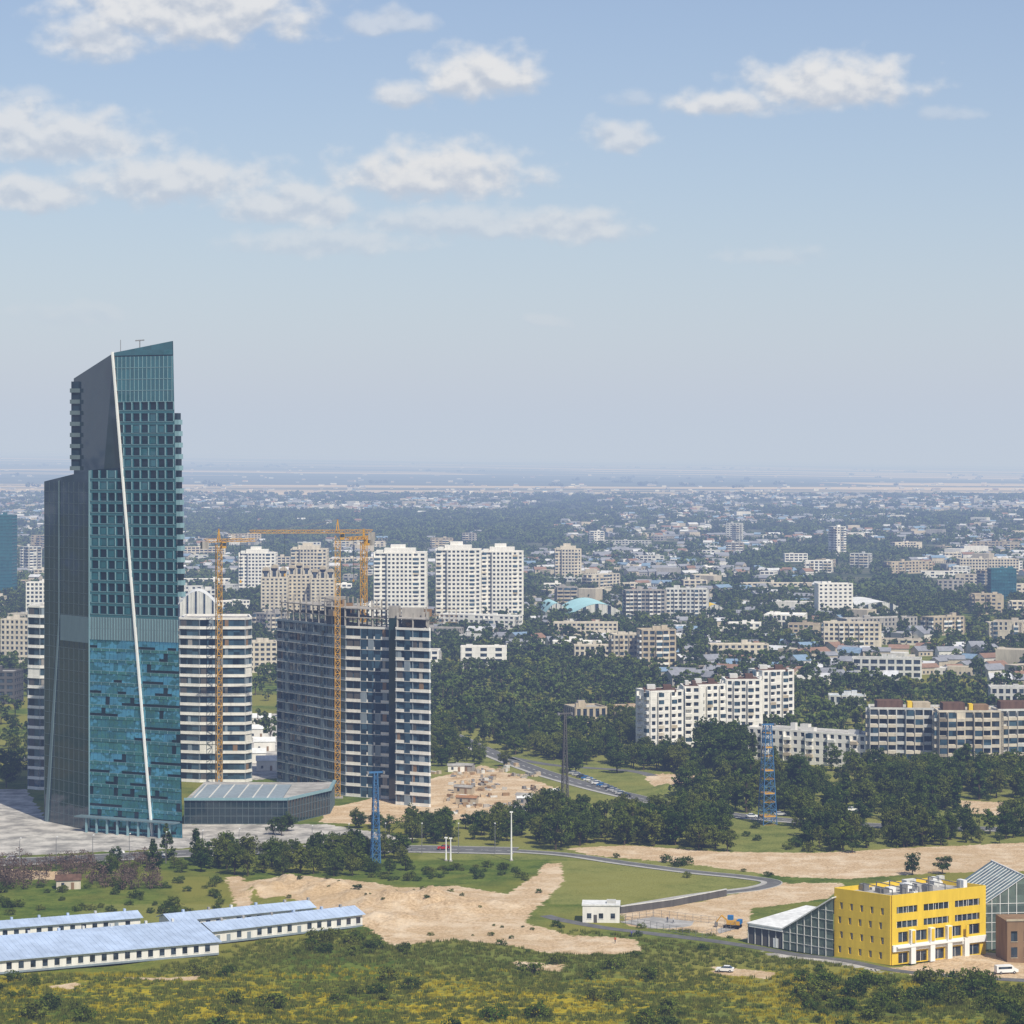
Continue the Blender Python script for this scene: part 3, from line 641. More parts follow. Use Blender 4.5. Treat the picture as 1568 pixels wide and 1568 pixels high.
mb.obj('yellow_office_building',(C[0],C[1],0)); block_poly([BLy,C,R,BR],3)
a=at(1146,1444); b=at(1276,1466); mb=MB(); L=math.hypot(b[0]-a[0],b[1]-a[1]); F=Fr(mb,(0,0),(b[0]-a[0],b[1]-a[1])); n=12; dep=24; sx0=L*.42
zt=lambda u:5.0+(max(0,u-sx0)/(L-sx0))*9.8
for i in range(n):
    u0,u1=L*i/n,L*(i+1)/n
    k='dgrey' if u1<=sx0 else 'hallglass'
    mb.face([F.pt(u0,0,0),F.pt(u1,0,0),F.pt(u1,0,zt(u1)),F.pt(u0,0,zt(u0))],k)
    F.box(u0-.06,u0+.06,0,.2,0,zt(u0),'pale')
    if k=='hallglass':
        for z in np.arange(2,zt(u0),2.4): F.box(u0,u1,0,.15,z,z+.1,'pale')
    A_=[F.pt(u0,.6,zt(u0)+.05),F.pt(u1,.6,zt(u1)+.05),F.pt(u1,-dep,zt(u1)+.05+1.5),F.pt(u0,-dep,zt(u0)+.05+1.5)]
    mb.hexa(A_,[(p[0],p[1],p[2]+.35) for p in A_],'roofw')
mb.face([F.pt(0,-dep,0),F.pt(0,0,0),F.pt(0,0,5),F.pt(0,-dep,6.5)],'pale'); F.box(L*.3,L*.3+1.6,0,.1,0,2.4,'wsteel'); F.box(.5,sx0,.0,.5,4.4,5.0,'wsteel')
mb.obj('glass_exhibition_hall',(a[0],a[1],0)); block_poly([a,b,(b[0],b[1]+20),(a[0],a[1]+20)],2)
mb=MB(); w=22;dep=26; zg=lambda u:11.5+7*(1-abs(u)/(w/2))
for i in range(10):
    u0,u1=-w/2+w*i/10,-w/2+w*(i+1)/10
    mb.face([(u0,0,0),(u1,0,0),(u1,0,zg(u1)),(u0,0,zg(u0))],'hallglass'); mb.box(u0-.08,u0+.08,-.15,0,0,zg(u0),'wsteel')
for zz in np.arange(2,12,2.4): mb.box(-w/2,w/2,-.12,-.01,zz,zz+.12,'wsteel')
for s_ in (-1,1):
    mb.face([(s_*w/2,-.3,11.5),(0,-.3,18.5),(0,dep,18.5),(s_*w/2,dep,11.5)],'hallglass'); mb.face([(s_*w/2,0,0),(s_*w/2,dep,0),(s_*w/2,dep,11.5),(s_*w/2,0,11.5)],'hallglass')
    for y_ in np.arange(-.3,dep,2.2): mb.beam((s_*w/2,y_,11.58),(0,y_,18.58),.13,'wsteel')
mb.beam((0,-.3,18.6),(0,dep,18.6),.3,'wsteel')
mb.obj('gable_greenhouse',(131.5,670,0),.15)
mb=MB(); mb.box(0,14,0,10,0,10.5,'brick'); mb.box(-.2,14.2,-.2,.1,10.5,11,'tan')
for i in range(4):
    for j in range(2): mb.box(1+i*3.3,2.6+i*3.3,-.05,.02,1.5+j*4,4+j*4,'win'); mb.box(.9+i*3.3,2.7+i*3.3,-.12,-.03,1.3+j*4,1.45+j*4,'tan')
mb.obj('brown_brick_annex',(123.2,650,0),.1)
x,y=at(892,1413); mb=MB(); mb.box(0,10,0,7,0,4.6,'white'); mb.box(-.2,10.2,-.2,7.2,4.6,5.0,'roofw'); mb.box(6.5,9,1.5,4,5.0,5.8,'pale')
for u in (1.2,4.4,7.6): mb.box(u,u+1.2,-.06,.02,1.2,2.6,'win'); mb.box(u-.1,u+1.3,-.1,-.02,1.0,1.15,'wsteel')
mb.box(3.0,3.9,-.06,.02,0,2.2,'dgrey'); mb.obj('white_block_house',(x,y,0),-.05); BLK.append((x+5,y+3,9))
mb=MB(); P=[at(948,1412),at(1075,1438),at(1135,1420),at(1000,1404)]
for i in range(4):
    F=Fr(mb,P[i],P[(i+1)%4])
    for u in np.arange(0,F.L,2.5): F.box(u,u+.08,-.04,.04,0,2.0,'steel')
    for z in (.3,1.1,1.95): F.box(0,F.L,-.03,.03,z,z+.05,'steel')
mb.face([(p[0],p[1],.06) for p in P],'roofg'); mb.obj('fenced_court')
mb=MB(); Pw=[at(950,1399),at(1030,1388),at(1112,1372)]
for i in range(2): F=Fr(mb,Pw[i],Pw[i+1]); F.box(0,F.L,-.2,.2,0,1.9,'dgrey'); F.box(0,F.L,-.3,.3,1.9,2.1,'pale')
mb.obj('boundary_wall')
def shed(name,r0,r1,dep,hw,rise,ridge=.5):
    a=at(*r0); b=at(*r1); mb=MB(); F=Fr(mb,(0,0),(b[0]-a[0],b[1]-a[1])); L=F.L
    F.box(0,L,-dep,0,0,hw,'white')
    for u in np.arange(1.0,L-1.5,3.0):
        if random.random()<.88: F.box(u,u+1.3,0,.05,1.0,hw-.5,'win'); F.box(u-.1,u+1.4,.03,.12,.85,1.0,'wsteel')
        else: F.box(u,u+1.1,0,.05,.0,2.2,'bluegrey')
    F.box(0,L,0,.08,0,.5,'bluegrey')
    for n0,n1,z0,z1 in ((.7,-dep*ridge,hw+.05,hw+rise),(-dep*ridge,-dep-.7,hw+rise,hw+.05)):
        A_=[F.pt(-.6,n0,z0),F.pt(L+.6,n0,z0),F.pt(L+.6,n1,z1),F.pt(-.6,n1,z1)]
        mb.hexa(A_,[(p[0],p[1],p[2]+.15) for p in A_],'roofblue')
        for u in np.arange(0,L,1.4): mb.beam(F.pt(u,n0,z0+.18),F.pt(u,n1,z1+.18),.06,'roofblue')
    mb.face([F.pt(0,0,hw),F.pt(0,-dep*ridge,hw+rise),F.pt(0,-dep,hw)],'white'); mb.face([F.pt(L,0,hw),F.pt(L,-dep,hw),F.pt(L,-dep*ridge,hw+rise)],'white')
    for u in np.arange(4,L,7.5):
        u+=random.uniform(-1,1); F.box(u,u+.6,-dep*ridge-.4,-dep*ridge+.4,hw+rise,hw+rise+.8,random.choice(['pale','grey','roofblue']))
    mb.obj(name,(a[0],a[1],.2)); block_poly([a,b,(b[0],b[1]+dep),(a[0],a[1]+dep)],1)
shed('blue_roofed_shed',(-90,1501),(335,1463),26,3.2,2.6,.72)
shed('blue_roofed_shed',(-90,1448),(215,1424),9,3.0,1.2)
shed('blue_roofed_barrack',(326,1447),(555,1420),10,3.2,1.6)
shed('blue_roofed_barrack',(262,1430),(480,1408),8,3.0,1.4)
def hut(name,a,e,w,d,h,k,rk,ang=0):
    x,y=at(a,e); mb=MB(); mb.box(-w/2,w/2,0,d,0,h,k); r=d*.3
    mb.face([(-w/2-.3,-.3,h),(w/2+.3,-.3,h),(w/2+.3,d/2,h+r),(-w/2-.3,d/2,h+r)],rk); mb.face([(w/2+.3,d+.3,h),(-w/2-.3,d+.3,h),(-w/2-.3,d/2,h+r),(w/2+.3,d/2,h+r)],rk)
    mb.face([(-w/2,0,h),(-w/2,d/2,h+r-.1),(-w/2,d,h)],k); mb.face([(w/2,0,h),(w/2,d,h),(w/2,d/2,h+r-.1)],k)
    mb.box(-w*.3,-w*.3+.9,-.06,.02,.9,2.0,'win'); mb.box(w*.1,w*.1+.9,-.06,.02,0,2.0,'brick'); mb.obj(name,(x,y,0),ang)
hut('cottage',105,1362,7,5,2.6,'cream','roofb',.2)
for i in range(40):
    a,e=random.uniform(655,850),random.uniform(1172,1250)
    if i<8: hut('site_hut',a,e,random.uniform(5,8),2.6,2.5,random.choice(['white','tan','grey']),random.choice(['roofg','roofw','roofo']),random.uniform(-.6,.6))
    else:
        x,y=at(a,e); mb=MB()
        for j in range(8): u,v=random.uniform(-5,5),random.uniform(-4,4); w=random.uniform(.5,3); mb.box(u,u+w,v,v+random.uniform(.3,2),.0,random.uniform(.3,1.4),random.choice(['wood','grey','sandm','sandm','tan','steel','pale']))
        mb.obj('building_material_stack',(x,y,0),random.uniform(0,3))
for a,e in ((395,1130),(405,1150),(390,1168),(410,1180),(400,1112)): hut('site_hut',a,e,9,6,4,'white','roofw',.1)
# ------------------------------------------------------------------ vehicles
def car(name,a,e,ang,paint,van=False,L=4.4):
    x,y=at(a,e); mb=MB(); L=5.6 if van else L; W=1.8
    pr=[(-L/2,.35),(-L/2,.95),(-L*.44,1.05),(L*.18,1.05),(L*.47,.85),(L/2,.6),(L/2,.35)] if not van else [(-L/2,.35),(-L/2,2.0),(L*.22,2.05),(L*.36,1.2),(L/2,1.0),(L/2,.35)]
    n=len(pr)
    for i in range(n):
        a_,b_=pr[i],pr[(i+1)%n]; mb.face([(a_[0],-W/2,a_[1]),(a_[0],W/2,a_[1]),(b_[0],W/2,b_[1]),(b_[0],-W/2,b_[1])],paint)
    mb.face([(p[0],-W/2,p[1]) for p in pr],paint); mb.face([(p[0],W/2,p[1]) for p in reversed(pr)],paint)
    if not van:
        b=[(-L*.40,-.82,1.05),(L*.22,-.82,1.05),(L*.22,.82,1.05),(-L*.40,.82,1.05)]; tp=[(-L*.28,-.65,1.48),(L*.06,-.65,1.48),(L*.06,.65,1.48),(-L*.28,.65,1.48)]
        mb.hexa(b,tp,'win'); mb.box(-L*.27,L*.05,-.64,.64,1.482,1.52,paint)
    else:
        for s_ in (-1,1): mb.box(-L*.42,L*.2,s_*.9-.02,s_*.9+.02,1.2,1.75,'win')
        mb.face([(L*.235,-.8,1.95),(L*.235,.8,1.95),(L*.355,.8,1.25),(L*.355,-.8,1.25)],'win')
    for u in (-L*.31,L*.31):
        for s_ in (-1,1): mb.cyl((u,s_*.82-.1,.33),.33,.33,0,.22,'dark',12,'y'); mb.cyl((u,s_*.82-.12,.33),.16,.16,0,.26,'silver',8,'y')
    mb.box(L/2-.02,L/2+.03,-.75,-.45,.6,.75,'wsteel'); mb.box(L/2-.02,L/2+.03,.45,.75,.6,.75,'wsteel'); mb.box(-L/2-.03,-L/2+.01,-.8,-.5,.7,.85,'red'); mb.box(-L/2-.03,-L/2+.01,.5,.8,.7,.85,'red')
    mb.obj(name,(x,y,zf(x,y)+.06),ang)
car('white_van',1541,1490,.2,'wsteel',True); car('white_car',1110,1486,2.9,'wsteel')
for i,(a,e) in enumerate([(600,1296),(585,1302),(560,1294),(430,1303),(350,1310),(250,1312),(180,1308),(90,1322),(20,1318),(680,1301)]): car('parked_car',a,e,.15+random.uniform(-.1,.1)+(math.pi if i%2 else 0),['wsteel','blk','silver','red','tarp','wsteel'][i%6])
for i in range(14): car('passenger_car',880+i*6+random.uniform(-2,2),1186+i*2.6,-.35,random.choice(['wsteel','blk','silver','silver','tarp']))
for i in range(6): car('passenger_car',random.uniform(1050,1500),random.uniform(1242,1268),random.uniform(-.3,.3),random.choice(['wsteel','blk','silver']),random.random()<.3)
x,y=at(1122,1421); mb=MB()
for s_ in (-1,1): mb.box(-1.8,1.8,s_*1.2-.3,s_*1.2+.3,0,.9,'dark'); mb.cyl((-1.8,s_*1.2-.3,.45),.45,.45,0,.6,'dark',10,'y'); mb.cyl((1.8,s_*1.2-.3,.45),.45,.45,0,.6,'dark',10,'y')
mb.box(-2.2,1.4,-1.3,1.3,1.0,2.0,'cy'); mb.box(.1,1.5,-1.3,-.1,2.0,3.2,'tarp'); mb.box(.2,1.52,-1.32,-.2,2.3,3.0,'win'); mb.box(-2.4,-1.3,-1.2,1.2,1.2,2.3,'tarp')
mb.beam((1.2,.3,1.8),(3.0,.3,3.2),.35,'cy'); mb.beam((3.0,.3,3.2),(4.4,.3,1.4),.28,'cy'); mb.hexa([(4.1,-.2,.3),(4.9,-.2,.5),(4.9,.8,.5),(4.1,.8,.3)],[(4.2,-.2,1.3),(4.7,-.2,1.5),(4.7,.8,1.5),(4.2,.8,1.3)],'steel')
mb.obj('excavator',(x,y,.05),2.8)
def person(a,e,ang,stride,top):
    x,y=at(a,e); z=zf(x,y)
    J=dict(pel=(0,0,.93),bel=(0,0,1.1),che=(0,0,1.33),nk=(0,0,1.5),hd=(0,.02,1.58),ht=(0,.01,1.72),
     sl=(-.19,0,1.42),el=(-.25,-.04,1.15),hl=(-.25,.06,.9),sr=(.19,0,1.42),er=(.25,.04,1.15),hr=(.25,-.04,.9),
     pl=(-.1,0,.88),kl=(-.1,stride*.5,.5),al=(-.1,stride,.08),fl=(-.1,stride+.18,.04),pr=(.1,0,.88),kr=(.1,-stride*.2,.5),ar=(.1,-stride,.08),fr=(.1,-stride+.18,.04))
    Rr=dict(pel=.15,bel=.14,che=.17,nk=.06,hd=.09,ht=.085,sl=.07,el=.05,hl=.035,sr=.07,er=.05,hr=.035,pl=.09,kl=.065,al=.045,fl=.035,pr=.09,kr=.065,ar=.045,fr=.035)
    E_=[('pel','bel'),('bel','che'),('che','nk'),('nk','hd'),('hd','ht'),('che','sl'),('sl','el'),('el','hl'),('che','sr'),('sr','er'),('er','hr'),('pel','pl'),('pl','kl'),('kl','al'),('al','fl'),('pel','pr'),('pr','kr'),('kr','ar'),('ar','fr')]
    ks=list(J); me=bpy.data.meshes.new('person'); me.from_pydata([J[k] for k in ks],[(ks.index(a),ks.index(b)) for a,b in E_],[])
    o=bpy.data.objects.new('person',me); COL.objects.link(o); o.location=(x,y,z+.05); o.rotation_euler[2]=ang
    md_=o.modifiers.new('skin','SKIN')
    for i,k in enumerate(ks): me.skin_vertices[0].data[i].radius=(Rr[k],Rr[k]); me.skin_vertices[0].data[i].use_root=(k=='pel')
    o.modifiers.new('sub','SUBSURF').render_levels=1
    mm,t=newmat('clothing_and_skin'); g=t.node('ShaderNodeTexCoord').outputs['Object']; s_=t.node('ShaderNodeSeparateXYZ'); t.put(s_.inputs[0],g)
    c=t.mix(t.m('GREATER_THAN',s_.outputs[2],.93),(.03,.04,.07),top); c=t.mix(t.m('GREATER_THAN',s_.outputs[2],1.5),c,(.45,.28,.19)); c=t.mix(t.m('GREATER_THAN',s_.outputs[2],1.68),c,(.03,.02,.015))
    t.bsdf(c,.8); me.materials.append(mm)
for i,(a,e) in enumerate([(1022,1413),(1031,1414),(942,1446),(967,1436)]):
    try: person(a,e,i*1.3,.2,[(.05,.06,.1),(.5,.5,.5),(.5,.12,.05),(.1,.1,.3)][i])
    except Exception as ex: print('person',ex)
# ------------------------------------------------------------------ vegetation
def foliage(name,c0,c1,c2,trans=.3):
    m,t=newmat(name)
    pos=t.node('ShaderNodeNewGeometry').outputs['Position']; at_=t.node('ShaderNodeAttribute',attribute_name='tint'); oi=t.node('ShaderNodeObjectInfo')
    c=t.mix(t.rng(t.noise(pos,.35,1,.6),.35,.65),c0,c1); c=t.mix(t.m('MULTIPLY',oi.outputs['Random'],.75),c,c2)
    c=t.mix(1.0,c,at_.outputs['Color'],'MULTIPLY')
    b,o=t.diff(c)
    if trans:
        tr=t.node('ShaderNodeBsdfTranslucent'); t.put(tr.inputs[0],c)
        mx=t.node('ShaderNodeMixShader'); mx.inputs[0].default_value=trans; t.l.new(b.outputs[0],mx.inputs[1]); t.l.new(tr.outputs[0],mx.inputs[2]); t.l.new(mx.outputs[0],o.inputs[0])
    return m
FO1=foliage('leaf_green',(.050,.088,.013),(.105,.15,.024),(.17,.18,.038))
FO2=foliage('leaf_dark',(.032,.064,.014),(.066,.105,.022),(.095,.125,.03))
FO4=foliage('canopy_green',(.030,.056,.015),(.066,.10,.024),(.10,.125,.034),0)
FO3=foliage('twig_brown',(.10,.065,.055),(.16,.11,.09),(.12,.09,.08),0)
BARK=M('bark',(.10,.075,.05))
def make_tree(name,seed,h=10,cr=4,ncl=40,nl=45,leaf=.45,shape='round',fm=FO1,trunk=True):
    r=np.random.default_rng(seed); vs=[];fs=[];mi=[];tint=[]
    cl=[]; lob=r.uniform(.65,1.2,8)
    for i in range(ncl):
        d=r.normal(size=3); d/=np.linalg.norm(d); q=r.uniform(.35,1)**.6
        lb=lob[int((math.atan2(d[1],d[0])+math.pi)/6.284*8)%8]
        if shape=='round': c=np.array([d[0]*cr*q*lb,d[1]*cr*q*lb,h*.58+d[2]*h*.38*q*(1.25-abs(lb-1)*.8)*r.uniform(.8,1.1)]); rc=cr*r.uniform(.16,.34)
        elif shape=='poplar': zz=r.uniform(.12,.97); w=cr*math.sin(math.pi*min(1,zz*1.02)**.7)**.7; c=np.array([d[0]*w*.7,d[1]*w*.7,zz*h]); rc=cr*r.uniform(.3,.5)
        elif shape=='conifer': zz=r.uniform(.1,.98); w=cr*(1-zz); c=np.array([d[0]*w,d[1]*w,zz*h]); rc=cr*.25*(1.2-zz)
        else: c=np.array([d[0]*cr*q*lb,d[1]*cr*q*lb,max(.1,h*.42+d[2]*h*.4*q)]); rc=cr*r.uniform(.2,.36)
        cl.append((c,rc))
    P=[];N=[];T=[]
    for c,rc in cl:
        tn=r.uniform(.5,1.45)
        d=r.normal(size=(nl,3)); d/=np.linalg.norm(d,axis=1)[:,None]
        p=c+d*rc*(r.uniform(.3,1,(nl,1))**.5)*np.array([1.15,1.15,.8])
        n=d*.7+r.normal(size=(nl,3))*.5+np.array([0,0,.25]); n/=np.linalg.norm(n,axis=1)[:,None]
        P.append(p);N.append(n);T.append(np.full(nl,tn)*r.uniform(.85,1.15,nl))
    P=np.concatenate(P);N=np.concatenate(N);T=np.concatenate(T)
    k=P[:,2]>.05; P,N,T=P[k],N[k],T[k]
    a=np.cross(N,r.normal(size=N.shape)); a/=np.linalg.norm(a,axis=1)[:,None]; b=np.cross(N,a); s_=leaf*r.uniform(.6,1.3,(len(P),1))*.5
    Q=np.stack([P-a*s_-b*s_*.5,P+a*s_*.2-b*s_,P+a*s_+b*s_*.5,P-a*s_*.2+b*s_],1).reshape(-1,3)
    vs=[tuple(v) for v in Q]; fs=[(4*i,4*i+1,4*i+2,4*i+3) for i in range(len(P))]; mi=[0]*len(fs); tint=list(np.repeat(T,4))
    if trunk:
        mb=MB(); top=h*(.55 if shape in('round','bush','bare') else .9); rr=h*.022
        for i in range(3): z0,z1=top*i/3,top*(i+1)/3; mb.cyl((math.sin(i+seed)*.06*i,math.cos(i*2+seed)*.06*i,0),rr*(1.3-.3*i),rr*(1.0-.3*i),z0,z1+.02,'x',7)
        for i in range(6 if shape!='conifer' else 0):
            c,_=cl[i%len(cl)]; z=h*(.22+.05*i); mb.beam((0,0,z),tuple(c*np.array([.85,.85,1])),rr*.7,'x')
        o=len(vs); vs+=mb.v; fs+=[tuple(j+o for j in f) for f in mb.f]; mi+=[1]*len(mb.f); tint+=[1.0]*len(mb.v)
    me=bpy.data.meshes.new(name); me.from_pydata(vs,[],fs); me.materials.append(fm); me.materials.append(BARK); me.polygons.foreach_set('material_index',mi)
    ca=me.color_attributes.new('tint','FLOAT_COLOR','POINT'); tt=np.array(tint,np.float32); ca.data.foreach_set('color',np.stack([tt,tt,tt*.9,np.ones_like(tt)],1).ravel()); me.update(); return me
NEAR=[make_tree('deciduous_tree',i,10,random.uniform(3.4,4.8),46,40,.5) for i in range(6)]
NEARD=[make_tree('dark_tree',20+i,10,4.0,46,40,.5,fm=FO2) for i in range(4)]
POP=[make_tree('poplar_tree',30+i,10,1.7,34,40,.5,'poplar',FO2) for i in range(2)]
CON=[make_tree('conifer_tree',35,10,2.6,60,24,.4,'conifer',FO2)]
BUSH=[make_tree('bush',40+i,3,2.2,24,26,.32,'bush',FO1 if i%3 else FO2) for i in range(5)]
BARE=[make_tree('bare_shrub',50+i,5,2.4,20,22,.22,'bush',FO3) for i in range(2)]
MID=[make_tree('mid_tree',60+i,10,4.2,16,20,1.1,fm=FO1 if i==0 else FO4) for i in range(5)]+[make_tree('mid_poplar',70,12,1.8,12,18,1.0,'poplar',FO4)]
roads_np=np.array(ROADPTS)
def blocked(X_,Y_,pad=0):
    A_=np.array(BLK); bl=np.zeros(len(X_),bool)
    for s0 in range(0,len(X_),2000):
        x=X_[s0:s0+2000,None]; y=Y_[s0:s0+2000,None]
        bl[s0:s0+2000]=(((x-A_[None,:,0])**2+(y-A_[None,:,1])**2)<(A_[None,:,2]+pad)**2).any(1)
        bl[s0:s0+2000]|=(((x-roads_np[None,:,0])**2+(y-roads_np[None,:,1])**2)<(roads_np[None,:,2]+1)**2).any(1)
    return bl
def plant(meshes,name,a0,a1,e0,e1,n,h0,h1,hb=10,nodirt=True,clear=0.0):
    ee=rng.uniform(e0,e1,n); aa=rng.uniform(a0,a1,n); D=H*FO/(ee-700); x=(aa-784)*D/FO
    bl=blocked(x,D,-1)
    if nodirt:
        for p in DIRT+CONC: bl|=pip(x,D,p)
    for i in range(n):
        if bl[i]: continue
        if clear and mn.noise((x[i]*.03,D[i]*.03,6))<clear-.5: continue
        me=random.choice(meshes); o=bpy.data.objects.new(name,me); COL.objects.link(o)
        s_=random.uniform(h0,h1)/hb; o.location=(x[i],D[i],zf(x[i],D[i])-.1); o.rotation_euler[2]=random.uniform(0,6.28); o.scale=(s_*random.uniform(.8,1.2),s_*random.uniform(.8,1.2),s_)
ND=NEAR+NEARD
plant(ND,'deciduous_tree',300,622,1296,1342,110,4,9.5); plant(ND,'deciduous_tree',150,300,1312,1345,10,4,7); plant(CON+POP,'conifer_tree',215,330,1300,1335,6,8,12)
plant(BARE,'bare_shrub',-60,235,1316,1362,90,4,8,5,False); plant(ND,'deciduous_tree',620,830,1262,1302,44,5,9.5); plant(ND,'deciduous_tree',530,700,1262,1290,18,5,8)
plant(ND,'deciduous_tree',815,1110,1250,1303,90,5,12); plant(ND,'deciduous_tree',1060,1450,1232,1318,220,4,12,clear=.33); plant(ND,'deciduous_tree',1440,1680,1232,1296,70,4,10,clear=.36)
plant(ND,'deciduous_tree',1000,1700,1180,1236,270,5,12,clear=.30); plant(ND,'deciduous_tree',850,1070,1104,1185,150,5,11); plant(ND,'deciduous_tree',655,860,1110,1175,150,5,10)
plant(NEARD+POP,'dark_tree',1080,1135,1168,1186,14,15,19); plant(POP,'poplar_tree',980,1500,1150,1300,30,9,15); plant(ND,'deciduous_tree',1345,1568,1188,1215,50,8,12)
plant(ND,'deciduous_tree',395,445,1262,1285,5,5,7,nodirt=False); plant(ND,'deciduous_tree',-60,60,1120,1215,26,7,11)
plant(BUSH,'bush',820,1700,1225,1330,200,1.5,4,3)
for a,e,hh in ((1397,1340,7),(1443,1339,6.5),(545,1372,4),(1305,1306,7)):
    x,y=at(a,e); o=bpy.data.objects.new('deciduous_tree',random.choice(NEARD)); o.location=(x,y,0); o.scale=(hh/10,)*3; COL.objects.link(o)
plant(BUSH,'bush',-60,1700,1440,1580,170,1.2,4.4,3,clear=.5); plant(BUSH,'bush',1150,1700,1488,1580,150,1.6,4.6,3,clear=.42); plant(BUSH,'bush',0,350,1348,1405,60,1.2,3,3); plant(BUSH,'bush',420,640,1432,1465,26,1.5,3.4,3)
plant(BUSH,'bush',560,860,1325,1350,50,1.2,2.6,3); plant(BUSH,'bush',780,1150,1400,1470,30,1.0,2.2,3); plant(BUSH,'bush',980,1270,1315,1345,20,1.2,2.6,3); plant(BUSH,'bush',400,850,1345,1440,30,.6,1.5,3,False)
print('near trees',time.time()-T0)
def instancer(name,me,X_,Y_,Sc,zoff=-.3):
    n=len(X_); r=rng.uniform(0,6.28,n); V=np.zeros((n,4,3))
    Zz=np.array([zf(a,b) for a,b in zip(X_,Y_)])+zoff
    for j,(u,v) in enumerate(((-.5,-.5),(.5,-.5),(.5,.5),(-.5,.5))):
        V[:,j,0]=X_+Sc*(u*np.cos(r)-v*np.sin(r)); V[:,j,1]=Y_+Sc*(u*np.sin(r)+v*np.cos(r)); V[:,j,2]=Zz
    pm=bpy.data.meshes.new(name); pm.from_pydata([tuple(v) for v in V.reshape(-1,3)],[],[(4*i,4*i+1,4*i+2,4*i+3) for i in range(n)])
    o=bpy.data.objects.new(name,pm); COL.objects.link(o); o.instance_type='FACES'; o.use_instance_faces_scale=True; o.instance_faces_scale=1.0
    o.show_instancer_for_render=False; o.show_instancer_for_viewport=False
    c=bpy.data.objects.new('plant_form',me); COL.objects.link(c); c.parent=o
def scatter(n,D0,D1,fn,tmax=.25):
    D=np.sqrt(rng.uniform(D0*D0,D1*D1,n)); x=rng.uniform(-tmax,tmax,n)*D
    k=np.array([fn(a,b) for a,b in zip(x,D)])>rng.uniform(0,1,n); x,D=x[k],D[k]; k=~blocked(x,D,-3.0); return x[k],D[k]
def dens(x,y):
    n=mn.noise((x*.006,y*.004,2)); a=784+x/y*4000; e=700+504000/y
    if 640<a<1010 and 1010<e<1115: return 1
    if a<430 and e>1060: return .2
    if 425<a<660 and 1100<e: return .0
    if 655<a<900 and e>1110: return .5
    return min(1,max(.2,.78+n*1.0))
x,D=scatter(10500,1130,2350,dens); print('mid trees',len(x))
g_=rng.integers(0,6,len(x))
for i in range(6): k=g_==i; instancer('woodland_tree_belt',MID[i],x[k],D[k],rng.uniform(.5,1.25,k.sum()))
def clump(seed):
    r=np.random.default_rng(seed); vs=[];fs=[];T=[]
    for k in range(7):
        c=np.array([r.uniform(-16,16),r.uniform(-12,12),0]); hh=r.uniform(5,10); rr=r.uniform(2.5,5); tn=r.uniform(.6,1.3)
        for j in range(24):
            d=r.normal(size=3); d/=np.linalg.norm(d); p=c+np.array([d[0]*rr,d[1]*rr,hh*.58+d[2]*hh*.4]); n=d+r.normal(size=3)*.4+np.array([0,0,.2]); n/=np.linalg.norm(n)
            a=np.cross(n,r.normal(size=3)); a/=np.linalg.norm(a); b=np.cross(n,a); s_=r.uniform(1.0,1.9); i=len(vs)
            vs+=[tuple(p-a*s_),tuple(p-b*s_),tuple(p+a*s_),tuple(p+b*s_)]; fs.append((i,i+1,i+2,i+3)); T+=[tn]*4
    me=bpy.data.meshes.new('canopy'); me.from_pydata(vs,[],fs); me.materials.append(FO4); ca=me.color_attributes.new('tint','FLOAT_COLOR','POINT'); tt=np.array(T,np.float32); ca.data.foreach_set('color',np.stack([tt,tt,tt,np.ones_like(tt)],1).ravel()); me.update(); return me
def dens2(x,y):
    n=mn.noise((x*.0022,y*.0012,7)); a=784+x/y*4000; e=700+504000/y
    if 270<a<870 and 783<e<830: return 1.0
    if e<784: return min(1,max(0.08,.24+n*.5))
    return min(1,max(.15,.5+n*.8))
x,D=scatter(12500,2250,8800,dens2); print('far clumps',len(x)); g_=rng.integers(0,4,len(x))
for i in range(4): k=g_==i; instancer('distant_tree_mass',clump(80+i),x[k],D[k],rng.uniform(.6,1.0,k.sum())*(1+D[k]/16000))
x,D=scatter(4500,2250,3600,dens2); instancer('distant_tree_mass',clump(90),x,D,rng.uniform(.5,.9,len(x)))
x,D=scatter(1000,9000,30000,lambda x,y:max(0,mn.noise((x*.0006,y*.0003,4))+.05)); instancer('distant_tree_mass',clump(91),x,D,rng.uniform(1.2,2.2,len(x)))
def tuft(seed,col):
    r=np.random.default_rng(seed); vs=[];fs=[];T=[]
    for k in range(26):
        a=r.uniform(0,6.28); d=r.uniform(0,.55); x,y=math.cos(a)*d,math.sin(a)*d; h=r.uniform(.25,.7); w=.07; b=r.uniform(0,3.14); l=r.normal(size=2)*.15; i=len(vs)
        vs+=[(x-w*math.cos(b),y-w*math.sin(b),0),(x+w*math.cos(b),y+w*math.sin(b),0),(x+l[0],y+l[1],h)]; fs.append((i,i+1,i+2)); t_=r.uniform(.6,1.3); T+=[t_]*3
    me=bpy.data.meshes.new('tuft'); me.from_pydata(vs,[],fs); me.materials.append(col); ca=me.color_attributes.new('tint','FLOAT_COLOR','POINT'); tt=np.array(T,np.float32); ca.data.foreach_set('color',np.stack([tt,tt,tt,np.ones_like(tt)],1).ravel()); return me
GR=foliage('grass_green',(.09,.135,.02),(.16,.19,.033),(.22,.21,.045)); YE=foliage('flower_yellow',(.42,.34,.015),(.56,.44,.02),(.30,.29,.025))
n=18000; ee=rng.uniform(1425,1590,n); aa=rng.uniform(-100,1700,n); D=H*FO/(ee-700); x=(aa-784)*D/FO; bl=blocked(x,D,-3)
for p in DIRT+CONC: bl|=pip(x,D,p)
x,D,ee=x[~bl],D[~bl],ee[~bl]
